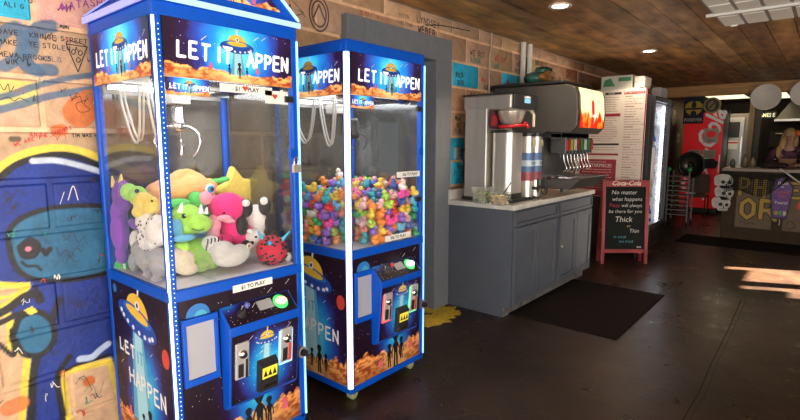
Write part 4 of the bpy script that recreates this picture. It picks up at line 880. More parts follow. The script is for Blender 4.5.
# ================================================================== DRINK STATION
CAB = M('cabinet_grey_paint', (.085,.098,.125), .5, spec=.3, noise=.07, nscale=5); MARB = M('marble_laminate', (.62,.60,.56), .3, noise=.18, nscale=9)
CY0, CY1, CXF, CXB, CT_ = 3.90, 5.82, -2.04, -2.70, 1.02
t = thing('base_cabinet', 'grey painted base cabinet with four shaker doors under the marbled countertop', 'cabinet', ((CXF+CXB)/2,(CY0+CY1)/2,0))
m = MB(); m.box(CXB,CXF,CY0,CY1,.10,.975,CAB); m.box(CXB,CXF-.075,CY0,CY1,0,.10,CAB); m.build('body', t, bevel=.002)
m = MB(); m.box(CXF-.075,CXF-.068,CY0+.02,CY1,.0,.10,M('toe_kick_worn',(.16,.15,.14),.7,noise=.5,nscale=12)); m.build('toe_kick', t)
def shaker(par, name, ya, yb, za, zb, fr=.055):
    m = MB(); m.box(CXF,CXF+.008,ya,yb,za,zb,CAB)
    for a, b, c_, d_ in ((ya,yb,zb-fr,zb),(ya,yb,za,za+fr),(ya,ya+fr,za+fr,zb-fr),(yb-fr,yb,za+fr,zb-fr)): m.box(CXF+.008,CXF+.024,a,b,c_,d_,CAB)
    return m.build(name, par, bevel=.002)
H_ = (CY1-CY0)/2
for k in range(2):
    a = CY0+k*H_
    shaker(t, 'drawer', a+.03, a+H_-.03, .835, .955, .02)
    for q in range(2):
        w_ = (H_-.06)/2; ya = a+.03+q*w_; dr = shaker(t, 'cabinet_door', ya+.007, ya+w_-.007, .12, .812, .06)
        if k == 1 and q == 0: m = MB(); m.lathe([(.006,0),(.006,.012),(.012,.018),(.010,.024),(0,.026)], (CXF+.018, ya+.04, .50), STEEL, axis=(1,0,0)); m.build('knob', dr)
t = MB(); t.box(CXB,CXF+.03,CY0-.02,CY1+.01,.975,CT_,MARB); t.box(CXB,CXB+.025,CY0-.02,CY1+.01,CT_,CT_+.095,MARB); tag(t.build('countertop', bevel=.004), 'white marbled countertop with a short backsplash on the grey cabinet', 'countertop')
# --- coffee and tea brewer
BY0, BY1 = 4.0, 4.48
t = thing('tea_brewer', 'tall stainless tea brewer with a brew basket, nearest machine on the counter', 'brewer', (-2.4,4.24,CT_))
m = MB(); m.box(-2.60,-2.37,BY0,BY1,CT_+.03,1.86,STEEL); m.build('column', t, bevel=.008)
m = MB(); m.box(-2.62,-2.13,BY0,BY1,1.845,1.975,STEEL); m.build('head', t, bevel=.018, seg=4)
m = MB(); m.box(-2.63,-2.12,BY0-.006,BY1+.006,1.975,1.985,DPLAS); m.build('lid', t, bevel=.003)
m = MB(); m.box(-2.13,-2.11,BY0+.01,BY1-.01,1.85,1.97,DPLAS); ctl = m.build('control_panel', t, bevel=.004)
m = MB(); m.box(-2.11,-2.107,BY0+.20,BY0+.32,1.905,1.945,M('lcd_blue',(.15,.35,.6),.3,emis=.5)); m.box(-2.11,-2.107,BY0+.20,BY0+.32,1.95,1.962,WHITE); m.build('display', ctl)
m = MB(); m.box(-2.62,-2.10,BY0-.005,BY1,CT_,CT_+.03,DPLAS); m.build('base', t, bevel=.004)
m = MB(); m.lathe([(0,0),(.055,.0),(.10,.05),(.125,.13),(.125,.15),(.115,.15),(.09,.06)], (-2.235,4.20,1.695), M('brew_glass',(.50,.46,.40),.15,.4)); bo = m.build('brew_basket', t)
m = MB(); m.tube([(-2.235+.135*math.cos(a),4.20+.135*math.sin(a),1.715+.02*math.sin(a)) for a in np.linspace(-1.9,1.9,14)], .016, M('red_handle',(.55,.015,.02),.35), 8); m.tube([(-2.10,4.20,1.715),(-2.06,4.20,1.69)], .018, MATS['red_handle'], 8); m.build('basket_handle', bo)
m = MB(); m.tube([(-2.16,4.42,1.85),(-2.14,4.42,1.84),(-2.12,4.42,1.81),(-2.12,4.42,1.70)], .014, M('ivory_pipe',(.6,.55,.45),.4), 8); m.build('spout', t)
m = MB(); m.box(-2.36,-2.355,BY0+.03,BY0+.30,1.68,1.84,M('photo_dark',(.10,.04,.05),.4)); m.poly([(.02,.03),(.12,.02),(.16,.09),(.05,.13)], (-2.354,BY0+.03,1.68), *FR, .0, M('photo_red',(.5,.04,.05),.4)); m.poly([(.14,.05),(.25,.04),(.25,.12),(.18,.13)], (-2.354,BY0+.03,1.68), *FR, .0, M('photo_blue',(.05,.12,.35),.4)); m.build('picture_panel', t)
# stainless urn under it
t = thing('beverage_urn', 'wide stainless drink urn with a black rim standing under the brewer', 'urn', (-2.25,4.15,CT_+.03))
def rr_box(m, x0, x1, y0, y1, z0, z1, r, mat, n=6):
    pts = []
    for cx, cy, a0 in ((x1-r,y1-r,0),(x0+r,y1-r,90),(x0+r,y0+r,180),(x1-r,y0+r,270)):
        for k in range(n+1): a = R(a0+90*k/n); pts.append((cx+r*math.cos(a), cy+r*math.sin(a)))
    nn = len(pts); vs = [(x,y,z0) for x, y in pts]+[(x,y,z1) for x, y in pts]
    m.add(vs, [(i,(i+1)%nn,nn+(i+1)%nn,nn+i) for i in range(nn)], mat, True); m.add(vs, [tuple(range(nn))[::-1], tuple(range(nn,2*nn))], mat); return m
m = MB(); rr_box(m,-2.35,-2.13,4.03,4.28,CT_+.08,1.64,.07,STEEL); m.build('tank', t)
m = MB(); rr_box(m,-2.36,-2.12,4.02,4.29,1.64,1.665,.07,DPLAS); m.build('rim', t); m = MB(); rr_box(m,-2.355,-2.125,4.025,4.285,CT_+.03,CT_+.08,.07,DPLAS); m.build('base_ring', t)
# two slim dispensers with a picture wrap
for k, (yy, lb) in enumerate(((4.40,'slim stainless tea dispenser with a picture wrap, right beside the wide urn'),(4.56,'slim stainless tea dispenser with a picture wrap, beside the soda fountain'))):
    t = thing('tea_dispenser', lb, 'drink dispenser', (-2.17,yy,CT_), 0, 'slim tea dispensers'); w_ = .062; x0_, x1_ = -2.32, -2.10
    m = MB(); rr_box(m,x0_,x1_,yy-w_,yy+w_,CT_+.02,1.61,.05,STEEL); m.build('tank', t)
    m = MB(); rr_box(m,x0_-.004,x1_+.004,yy-w_-.004,yy+w_+.004,1.61,1.64,.05,DPLAS); m.build('lid', t); m = MB(); rr_box(m,x0_-.004,x1_+.004,yy-w_-.004,yy+w_+.004,CT_,CT_+.02,.05,DPLAS); m.build('base_ring', t)
    m = MB(); rr_box(m,x0_-.002,x1_+.002,yy-w_-.002,yy+w_+.002,1.28,1.46,.05,M('wrap_blue',(.08,.16,.34),.4)); rr_box(m,x0_-.0025,x1_+.0025,yy-w_-.0025,yy+w_+.0025,1.20,1.28,.05,M('wrap_red',(.28,.06,.08),.4)); rr_box(m,x0_-.003,x1_+.003,yy-w_-.003,yy+w_+.003,1.335,1.39,.05,M('wrap_pale',(.45,.55,.65),.4)); text(m,'ICED TEA' if k == 0 else 'TEA',.034,(0,0),(x1_+.004,yy,1.35),*FR,0,M('wrap_navy',(.02,.04,.15),.4),bold=.001,maxw=.09)
    m.box(x1_+.001,x1_+.004,yy-.03,yy+.03,1.52,1.58,M('tag_yellow',(.6,.55,.3),.4)); m.build('wrap', t)
    m = MB(); m.cyl((x1_,yy,1.13),(x1_+.07,yy,1.13),.016,.016,DPLAS,12); m.cyl((x1_+.055,yy,1.16),(x1_+.055,yy,1.09),.014,.010,DPLAS,12); m.box(x1_+.045,x1_+.065,yy-.008,yy+.008,1.16,1.22,DPLAS); m.build('faucet', t)
# --- soda fountain with ice bin
DG = M('dispenser_grey', (.060,.056,.053), .35, .2, noise=.05); SY0, SY1 = 4.65, 5.40
t = thing('soda_fountain', 'big dark grey soda fountain with a lit drink picture on its curved front', 'soda fountain', (-2.2,5.05,CT_))
prof = [(-2.68,CT_+.13),(-2.15,CT_+.13),(-2.15,1.62),(-2.10,1.655),(-1.86,1.64),(-1.80,1.70),(-1.795,1.85),(-1.81,2.02),(-1.845,2.075),(-1.92,2.095),(-2.68,2.105)]
m = MB(); m.prism([(p[0],p[1]) for p in prof], (0,SY1,0), (1,0,0), (0,0,1), (0,-1,0), SY1-SY0, DG); m.build('housing', t, bevel=.012, seg=3)
m = MB(); m.box(-2.72,-1.95,SY0-.01,SY1+.01,2.105,2.135,DPLAS); m.build('lid', t, bevel=.012, seg=3)
# lit picture
nu, nv = 50, 34; us = np.linspace(0,.66,nu); vs_ = np.linspace(0,.37,nv); UU, VV = np.meshgrid(us, vs_); c = np.zeros(UU.shape+(3,)); c[:] = (1.0,.78,.42)
fl = fbm(UU*26, VV*9+3); hh = .05+.14*fbm(UU*11+7, VV*0)+.05*vnoise(UU*40, VV*0+2)
k = np.clip((hh-VV)/.05, 0, 1)[...,None]; rd = np.where((fl > .5)[...,None], np.array((1.0,.20,.02)), np.array((.55,.02,.005))); c = c*(1-k)+rd*k
bt_ = ((np.abs(UU-.33) < .045*np.clip((.30-VV)/.07, .25, 1)) & (VV < .28))[...,None]; c = np.where(bt_, np.array((.75,.02,.02)), c)
xs_ = np.interp(vs_, [0,.15,.30,.37], [-1.796,-1.789,-1.800,-1.825]); m = MB(); Pp = [(xs_[j], SY0+.06+us[i]*.96, 1.695+vs_[j]) for j in range(nv) for i in range(nu)]
m.add(Pp, [(j*nu+i,j*nu+i+1,(j+1)*nu+i+1,(j+1)*nu+i) for j in range(nv-1) for i in range(nu-1)], M('lit_picture', attr=True, rough=.25, emis=1.25), True); m.col = c.reshape(-1,3)
m.hexa([(-1.81,SY0+.07,1.69),(-1.797,SY0+.07,1.69),(-1.797,SY1-.06,1.69),(-1.81,SY1-.06,1.69)], [(-1.85,SY0+.07,2.07),(-1.827,SY0+.07,2.07),(-1.827,SY1-.06,2.07),(-1.85,SY1-.06,2.07)], DG)
text(m, 'Coca-Cola', .045, (0,0), (-1.786,SY0+.41,1.80), *FR, .0, LETL, shear=.3, bold=.001); m.build('lit_picture', t, label='glowing picture of iced cola')
m = MB(); m.box(-2.14,-2.13,SY0+.03,SY1-.03,CT_+.20,1.62,M('splash_steel',(.16,.155,.15),.3,.7)); m.build('splash_plate', t)
m = MB(); m.box(-2.06,-1.95,SY0+.02,SY1-.02,1.58,1.64,DPLAS); m.box(-2.13,-1.95,SY0+.02,SY1-.02,1.60,1.655,DPLAS); m.build('valve_rail', t, bevel=.004)
tags_ = [((.5,.02,.02),),((.45,.38,.05),),((.6,.6,.55),),((.3,.02,.02),),((.03,.25,.05),),((.5,.5,.45),),((.03,.22,.1),),((.45,.05,.03),)]
for k in range(8):
    yy = SY0+.06+k*.088
    m = MB(); rr_box(m,-2.07,-1.90,yy-.032,yy+.032,1.45,1.60,.02,DPLAS); m.cyl((-1.97,yy,1.45),(-1.97,yy,1.40),.018,.013,DPLAS,10); v = m.build('valve', t)
    m = MB(); m.box(-1.899,-1.892,yy-.027,yy+.027,1.48,1.585,M('flavour_%d' % k, tags_[k][0], .35)); m.build('flavour_card', v)
    m = MB(); m.tube(smoothline([(-1.94,yy,1.44),(-1.925,yy,1.36),(-1.90,yy,1.31),(-1.925,yy,1.285),(-1.94,yy,1.27)],3), .006, CHROME, 6); m.build('lever', v)
m = MB(); m.hexa([(-2.14,SY0,CT_+.09),(-1.84,SY0,CT_+.09),(-1.84,SY1,CT_+.09),(-2.14,SY1,CT_+.09)], [(-2.14,SY0,CT_+.17),(-1.74,SY0,CT_+.20),(-1.74,SY1,CT_+.20),(-2.14,SY1,CT_+.17)], DG); m.build('drip_tray', t, bevel=.008, seg=3)
m = MB()
for k in range(11): m.box(-2.10,-1.77,SY0+.05+k*.07,SY0+.06+k*.07,CT_+.195,CT_+.203,CHROME)
m.build('tray_grate', t)
for (x, y) in ((-2.60,SY0+.08),(-2.2,SY0+.08),(-2.60,SY1-.08),(-2.2,SY1-.08)): m = MB(); m.cyl((x,y,CT_),(x,y,CT_+.13),.018,.024,DPLAS,12); m.build('leg', t)
m = MB(); m.tube(smoothline([(-2.13,SY0+.02,CT_+.13),(-2.12,SY0-.0,CT_+.06),(-2.10,SY0+.06,CT_+.03),(-2.12,SY0+.12,CT_+.12)],4), .007, BLACK, 6); m.build('drain_hose', t)
# plastic bag and bottle junk on the fountain
t = thing('plastic_bag', 'crumpled green and amber plastic bag lying on top of the soda fountain', 'bag', (-2.40,5.15,2.135))
blob('bag_body', t, [((-2.40,5.02,2.21),(.12,.15,.075)),((-2.45,5.24,2.20),(.11,.16,.065)),((-2.36,5.12,2.30),(.09,.12,.045)),((-2.42,5.35,2.20),(.09,.10,.035))], M('bag_green',(.03,.12,.09),.25,noise=.9,nscale=9,bump=1,bscale=14), .012, 1)
blob('bag_contents', t, [((-2.30,5.02,2.22),(.05,.12,.045)),((-2.33,5.18,2.215),(.06,.10,.045)),((-2.30,5.10,2.27),(.03,.07,.03))], M('bag_amber',(.35,.15,.03),.3,noise=.6,nscale=20), .010, 1)
# lemon tubs
CLR = glass_mat('clear_plastic', tint=(.95,.95,.93), refl=.05, haze=.12)
for k, (cx, cy, w_, h_, col_, lb) in enumerate(((-2.17,3.965,.085,.125,(.45,.45,.16),'clear plastic tub of greenish lemon wedges at the counter corner'),(-2.115,4.055,.075,.10,(.62,.48,.18),'clear plastic tub of yellow lemon slices with dark tongs'))):
    pass
def tub(px, py, label, w_, h_, col_, tongs):
    b0 = onz(px, py, CT_); cx, cy = float(b0[0]), float(b0[1]); t = thing('plastic_tub', label, 'tub', (cx,cy,CT_), 0, 'lemon tubs'); e = .78
    m = MB(); o4 = [(cx-w_*e,cy-w_*e),(cx+w_*e,cy-w_*e),(cx+w_*e,cy+w_*e),(cx-w_*e,cy+w_*e)]; t4 = [(cx-w_,cy-w_),(cx+w_,cy-w_),(cx+w_,cy+w_),(cx-w_,cy+w_)]
    b3 = [(x,y,CT_+.002) for x, y in o4]; t3 = [(x,y,CT_+h_) for x, y in t4]; q_ = .96; i3 = [(cx+(x-cx)*q_,cy+(y-cy)*q_,CT_+.006) for x, y, z in b3]; j3 = [(cx+(x-cx)*q_,cy+(y-cy)*q_,CT_+h_) for x, y, z in t3]
    m.add(b3+t3+i3+j3, [(3,2,1,0),(0,1,5,4),(1,2,6,5),(2,3,7,6),(3,0,4,7),(8,9,10,11),(9,8,12,13),(10,9,13,14),(11,10,14,15),(8,11,15,12),(4,5,13,12),(5,6,14,13),(6,7,15,14),(7,4,12,15)], CLR); m.build('tub_wall', t)
    m = MB(); rq = random.Random(px)
    for _ in range(70):
        hz = rq.uniform(.012,h_*.72); s = e+(1-e)*hz/h_; p = (cx+rq.uniform(-.8,.8)*w_*s, cy+rq.uniform(-.8,.8)*w_*s, CT_+hz); m.ball(p, (.020,.013,.008), M('lemon_%d' % (px+rq.randint(0,1)), tuple(min(1,q*rq.uniform(.7,1.3)) for q in col_), .4), (rq.uniform(-1,1),rq.uniform(-1,1),rq.uniform(0,3)), 8, 5)
    o = m.build('lemon_wedges', t); o['kind'] = 'stuff'
    if tongs: m = MB(); m.tube([(cx,cy,CT_+.05),(cx+.03,cy+.09,CT_+.16),(cx+.035,cy+.12,CT_+.19)], .006, DPLAS, 6); m.build('tongs', t)
tub(482, 203, 'clear plastic tub of pale green lemon wedges, on the left at the counter corner', .072, .145, (.42,.42,.17), False)
tub(500, 205, 'clear plastic tub of yellow lemon pieces with tongs, on the right at the counter corner', .070, .115, (.60,.44,.16), True)
# --- pipes, outlet and cord on the wall
PVC = M('pvc_white', (.62,.60,.55), .4)
for k, (y, lb) in enumerate(((5.36,'left of two white plastic pipes running up the wall to the ceiling'),(5.52,'right of two white plastic pipes running up the wall to the ceiling'))):
    m = MB(); m.cyl((-2.725,y,1.1),(-2.725,y,ZC),.030,.030,PVC,16); tag(m.build('pipe'), lb, 'pipe', 'white wall pipes')
m = MB(); m.tube([(-2.745,4.67,1.3),(-2.745,4.66,2.45),(-2.745,4.69,2.52),(-2.745,4.69,ZC)], .009, M('conduit_metal',(.55,.50,.42),.35,.6), 8); tag(m.build('conduit'), 'thin metal conduit running up the painted wall behind the brewer', 'conduit')
t = thing('wall_outlet', 'metal outlet box on the blue painted block beside the door frame', 'outlet', (-2.745,4.10,1.47)); p = onx(457,153,-2.755)
m = MB(); m.box(-2.76,-2.735,p[1]-.05,p[1]+.05,p[2]-.06,p[2]+.06,STEEL); m.build('cover_plate', t, bevel=.003)
for z in (-.025,.025): m = MB(); m.box(-2.735,-2.70,p[1]-.02,p[1]+.02,p[2]+z-.016,p[2]+z+.016,DPLAS); m.build('plug', t)
t = MB(); t.tube(smoothline([(-2.70,p[1],p[2]+.02),(-2.68,p[1]+.05,p[2]+.03),(-2.69,p[1]+.13,p[2]-.06),(-2.70,p[1]+.13,p[2]-.2),(-2.70,p[1]+.05,p[2]-.36),(-2.69,p[1]-.0,CT_+.03)],6), .009, BLACK, 8); tag(t.build('power_cord'), 'thick black power cord looping from the outlet down to the counter', 'cord')
t = MB(); t.tube(smoothline([(-2.70,p[1],p[2]-.025),(-2.685,p[1]+.02,p[2]-.10),(-2.70,p[1]+.02,p[2]-.2),(-2.68,p[1]+.06,CT_+.05),(-2.66,p[1]+.12,CT_+.02)],6), .006, BLACK, 8); tag(t.build('power_cord'), 'thinner black cord hanging straight down from the outlet to the brewer', 'cord')
# --- glass door cooler with the menu board on its side
t = thing('drinks_cooler', 'tall black glass-door drinks cooler, glowing inside, behind the menu board', 'cooler', (-2.2,7.6,0)); KY0, KY1, KZ = 7.10, 8.0, 2.17; BK_ = M('cooler_black',(.012,.012,.014),.3)
KXF = -1.80
m = MB(); m.box(-2.68,KXF,KY0,KY0+.04,.10,KZ,BK_); m.box(-2.68,KXF,KY1-.04,KY1,.10,KZ,BK_); m.box(-2.68,-2.64,KY0+.04,KY1-.04,.10,KZ,BK_); m.box(-2.64,KXF,KY0+.04,KY1-.04,KZ-.10,KZ,BK_); m.box(-2.64,KXF,KY0+.04,KY1-.04,.10,.40,BK_); m.build('cabinet', t, bevel=.004)
m = MB(); 
for k in range(6): m.box(KXF,KXF+.006,KY0+.05,KY1-.05,.13+k*.04,.145+k*.04,BK_)
m.build('grille', t)
m = MB(); m.box(KXF,KXF+.05,KY0,KY0+.05,.40,KZ-.02,BK_); m.box(KXF,KXF+.05,KY1-.05,KY1,.40,KZ-.02,BK_); m.box(KXF,KXF+.05,KY0+.05,KY1-.05,KZ-.08,KZ-.02,BK_); m.box(KXF,KXF+.05,KY0+.05,KY1-.05,.40,.46,BK_); do = m.build('door', t, bevel=.004)
m = MB(); m.box(KXF+.02,KXF+.026,KY0+.05,KY1-.05,.46,KZ-.08,GLASS); m.build('door_glass', do)
m = MB(); m.box(KXF+.05,KXF+.075,KY0+.02,KY0+.04,.9,1.5,STEEL); m.build('handle', do)
m = MB(); m.box(-2.64,-2.63,KY0+.04,KY1-.04,.40,KZ-.10,M('cooler_liner',(.8,.82,.84),.4)); m.box(-2.62,KXF-.02,KY1-.048,KY1-.042,.42,KZ-.10,M('cooler_liner')); m.build('liner', t)
for y in (KY0+.05, KY1-.065): m = MB(); m.box(KXF-.05,KXF-.03,y,y+.015,.45,KZ-.12,M('cooler_light',(.8,.87,1),.4,emis=11,ecol=(.80,.86,1))); m.build('light_tube', t)
l = bpy.data.lights.new('cooler_lamp', 'AREA'); l.shape = 'RECTANGLE'; l.size = .6; l.size_y = .5; l.energy = 14; l.color = (.85,.9,1)
lo = bpy.data.objects.new('cooler_lamp', l); COL.objects.link(lo); lo.parent = t; lo.location = (-.02,-.05,2.05)
shz = (.42,.78,1.12,1.46,1.78)
for z in shz: m = MB(); m.box(-2.62,KXF-.06,KY0+.05,KY1-.05,z-.012,z,M('shelf_wire',(.5,.5,.5),.4)); m.build('shelf', t)
for (x, y) in ((-2.6,KY0+.1),(-2.6,KY1-.1),(-1.9,KY0+.1),(-1.9,KY1-.1)): m = MB(); m.cyl((x,y,0),(x,y,.10),.02,.025,BK_,10); m.build('foot', t)
bcols = [('red',(.5,.03,.03)),('clear',(.5,.6,.65)),('green',(.05,.35,.1)),('orange',(.7,.3,.05)),('white',(.7,.7,.7)),('blue',(.05,.15,.45))]; bp_ = {}
snm = ['bottom','second','third','fourth','top']; pos_ = ['nearest the door hinge side','second along','third along','fourth along','fifth along','furthest along']
for si, z in enumerate(shz):
    for k in range(6):
        nm, cc_ = bcols[(si*2+k) % 6]
        if nm not in bp_:
            m = MB(); bc = M('bottle_'+nm, cc_, .2); m.lathe([(0,0),(.033,0),(.034,.02),(.034,.13),(.030,.155),(.014,.19),(.013,.215),(0,.215)], (0,0,0), bc, n=12); m.lathe([(.0345,.05),(.0345,.11)], (0,0,0), M('bottle_band',(.75,.72,.68),.5), n=12); m.lathe([(.015,.205),(.015,.228),(0,.228)], (0,0,0), M('bottle_cap',(.6,.05,.04),.4), n=10)
            o = m.build('drink_bottle'); bp_[nm] = o
        else: o = bp_[nm].copy(); COL.objects.link(o)
        o.location = (KXF-.13, KY0+.15+k*.125, z); tag(o, '%s bottle on the %s shelf of the glass-door cooler, %s from the left' % (nm, snm[si], ['first','second','third','fourth','fifth','sixth'][k]), 'bottle', 'bottles in the drinks cooler')
# menu board
MW_ = M('menu_white', (.66,.60,.54), .5); MRD = M('menu_maroon', (.30,.02,.045), .5); MTX = M('menu_text', (.25,.12,.12), .6); MBK = M('menu_black', (.03,.02,.02), .5)
t = thing('menu_board', 'large white menu board with maroon headings standing against the black cooler', 'menu board', (-2.25,7.04,.80)); bx0, bx1, bz0, bz1 = -2.72, -1.84, .82, 2.25
m = MB(); m.box(bx0,bx1,7.045,7.07,bz0,bz1,MW_); m.build('board', t, bevel=.002)
mo = (bx0,7.045,bz0); mu, mv, mn = (1,0,0), (0,0,1), (0,-1,0); W_, Hh = bx1-bx0, bz1-bz0
m = MB()
def mrect(u0, u1, v0, v1, mat, o=.0008): m.poly([(u0,v0),(u1,v0),(u1,v1),(u0,v1)], mo, mu, mv, mn, o, mat)
mrect(.60,.86,1.36,1.395,MRD); text(m,'SPECIALTY PIZZAS',.03,(.60,1.371),mo,mu,mv,mn,.0015,MW_,align='LEFT',maxw=.26)
mrect(.36,.57,1.365,1.395,MBK); text(m,'PIZZA',.03,(.40,1.371),mo,mu,mv,mn,.0015,MW_,align='LEFT')
mrect(.06,.57,1.08,1.12,MRD); mrect(.06,.57,.70,.725,MBK); mrect(.06,.57,.565,.59,MRD); mrect(.57,.865,.14,.21,MBK); mrect(.865,.88,.0,Hh,MRD)
text(m,'Ask about gluten free crust',.03,(.74,.175),mo,mu,mv,mn,.0015,MW_,maxw=.30); text(m,'and dairy free cheese',.026,(.74,.150),mo,mu,mv,mn,.0015,MW_,maxw=.28)
rq = random.Random(8)
for k in range(34):
    v = 1.335-k*.033
    if v < .23: break
    u = .62
    if k % 4 == 0: m.stroke([(.62,v),(.62+rq.uniform(.08,.13),v)], .009, mo, mu, mv, mn, .001, MRD)
    else:
        for _ in range(rq.randint(3,6)):
            l = rq.uniform(.02,.06); 
            if u+l > .87: break
            m.stroke([(u,v),(u+l,v)], .0055, mo, mu, mv, mn, .001, MTX); u += l+.012
for k in range(24):
    v = 1.33-k*.03
    if 1.07 < v < 1.13 or .55 < v < .60 or .69 < v < .74: continue
    u = .10
    for _ in range(8):
        l = rq.uniform(.02,.07)
        if u+l > .55: break
        m.stroke([(u,v),(u+l,v)], .0055, mo, mu, mv, mn, .001, MTX); u += l+.012
m.build('printed_menu', t)
m = MB(); m.box(bx0+.06,bx0+.55,7.038,7.046,.83,1.33,MRD); O_ = (bx0+.30,7.037,0)
text(m,'CREATE YOUR OWN',.026,(0,1.285),O_,mu,mv,mn,.001,MW_,maxw=.3); text(m,'MASTERPIECE!',.062,(0,1.225),O_,mu,mv,mn,.001,MW_,bold=.001,maxw=.45)
for k in range(9):
    u = -.2
    while u < .17: l = rq.uniform(.02,.07); m.stroke([(u,1.19-k*.035),(min(u+l,.2),1.19-k*.035)], .006, O_, mu, mv, mn, .001, MW_); u += l+.014
m.build('maroon_panel', t, label='maroon printed panel on the menu board')
# boxes and paper stacks on top of the cooler
for k, (x0_, x1_, ya, yb, za, zb, lb, cc_) in enumerate(((-2.50,-1.95,7.12,7.5,KZ,KZ+.10,'wide white printed carton, lower one on top of the cooler',(.55,.52,.48)),(-2.45,-2.05,7.14,7.5,KZ+.10,KZ+.27,'white and green printed carton, upper one on top of the cooler',(.50,.52,.46)),(-2.02,-1.90,7.12,7.45,KZ+.10,KZ+.24,'narrow white carton at the right of the stack on the cooler',(.52,.49,.45)),(-1.93,-1.81,7.62,7.95,KZ,KZ+.13,'small grey carton at the far end of the cooler top',(.30,.29,.28)))):
    t = thing('carton', lb, 'box', ((x0_+x1_)/2,(ya+yb)/2,za), 0, 'cartons on the drinks cooler'); m = MB(); m.box(x0_,x1_,ya,yb,za,zb,M('carton_%d' % k,cc_,.6)); m.build('box_body', t, bevel=.002)
    m = MB(); g = M('print_green',(.05,.22,.10),.6); q = (x0_,ya,za); h_ = zb-za; w_ = x1_-x0_
    if k == 1: m.poly([(w_*.05,h_*.2),(w_*.45,h_*.2),(w_*.3,h_*.85),(w_*.1,h_*.7)], q, mu, mv, mn, .001, g); m.poly([(w_*.55,h_*.55),(w_*.95,h_*.55),(w_*.95,h_*.85),(w_*.55,h_*.85)], q, mu, mv, mn, .001, g)
    else: text(m,'PIZZA',h_*.35,(w_/2,h_*.35),q,mu,mv,mn,.001,M('print_pale_red',(.45,.12,.12),.6),maxw=w_*.8)
    if k == 0: m.poly([(w_*.05,h_*.7),(w_*.95,h_*.7),(w_*.95,h_*.78),(w_*.05,h_*.78)], q, mu, mv, mn, .001, g)
    m.build('box_print', t)
# --- chalkboard A frame, turned to face the tables
az = math.atan2(6.95-6.56, -1.62+2.09); AX, AY = -1.905-.09*math.sin(az), 6.725+.09*math.cos(az)
t = thing('chalkboard_sign', 'red framed A-board chalkboard with handwritten chalk lines standing on the floor', 'chalkboard', (AX,AY,0), az)
XFM = Matrix.Translation((AX,AY,0)) @ Matrix.Rotation(az, 4, 'Z'); RF = M('red_frame',(.24,.022,.025),.5); SB = M('slate',(.004,.006,.006),.8,spec=.15)
HB = 1.08; wd = .60; ln = math.atan2(.07, HB)
def leaf(sgn):
    return XFM @ Matrix.Translation((0, -.09*sgn, 0)) @ Matrix.Rotation(-ln*sgn, 4, 'X')
for sgn, nm in ((1,'front_leaf'),(-1,'rear_leaf')):
    m = MB(leaf(sgn)); y_ = (0,.022) if sgn > 0 else (-.022,0)
    m.box(-wd/2,-wd/2+.045,*y_,0,HB,RF); m.box(wd/2-.045,wd/2,*y_,0,HB,RF); m.box(-wd/2+.045,wd/2-.045,*y_,HB-.085,HB,RF); m.box(-wd/2+.045,wd/2-.045,*y_,.14,.19,RF); fo = m.build(nm, t, bevel=.004)
    m = MB(leaf(sgn)); m.box(-wd/2+.045,wd/2-.045,y_[0]+.008,y_[1]-.006,.19,HB-.085,SB); so_ = m.build('slate', fo)
    if sgn > 0:
        m = MB(leaf(sgn)); O_ = (0,0,0); CH_ = M('chalk_white',(.62,.62,.58),.8); a_ = ((1,0,0),(0,0,1),(0,-1,0))
        text(m,'Coca-Cola',.085,(0,HB-.065),O_,*a_,.001,M('sign_cream',(.62,.50,.42),.5),shear=.3,maxw=.42,bold=.002)
        m.build('frame_lettering', fo); m = MB(leaf(sgn))
        rows = [('No matter',.075,-.02,.90,CH_),('what happens',.070,.02,.815,CH_),('Pizza',.068,-.14,.735,M('chalk_red',(.35,.04,.06),.8)),('will always',.066,.08,.735,CH_),('be there for you',.064,.0,.66,CH_),('Thick',.10,-.02,.545,CH_),('or',.055,.05,.475,M('chalk_yellow',(.50,.45,.08),.8)),('Thin',.07,.12,.405,CH_),('in crust',.055,-.06,.335,M('chalk_blue',(.08,.28,.38),.8)),('we trust',.055,.02,.275,MATS['chalk_blue'])]
        for s_, h_, x_, z_, mt in rows: text(m, s_, h_, (x_,z_), (0,.0075,0), *a_, .001, mt, shear=.15, bold=-.0006, maxw=.44 if s_ not in ('Pizza','will always') else .26)
        text(m,'draft',.03,(.19,.21),(0,.0075,0),*a_,.001,CH_,bold=.001); m.build('chalk_writing', so_)
m = MB(XFM); m.box(-.29,-.265,-.06,.06,.42,.43,STEEL); m.box(.265,.29,-.06,.06,.42,.43,STEEL); m.build('spreader', t)
# --- mats
MATM = M('mat_rubber',(.011,.008,.008),.9,spec=.1,noise=.2,nscale=60,bump=.4,bscale=150)
m = MB(); m.box(-2.12,-1.16,4.02,5.55,.0,.010,MATM); m.box(-2.10,-1.18,4.04,5.53,.010,.013,MATM); tag(m.build('floor_mat', bevel=.003), 'black rubber floor mat in front of the grey drink cabinet', 'mat')
m = MB(); m.box(-1.75,1.2,8.78,9.62,.0,.012,MATM); tag(m.build('floor_mat', bevel=.003), 'long dark mat on the floor along the order counter', 'mat')
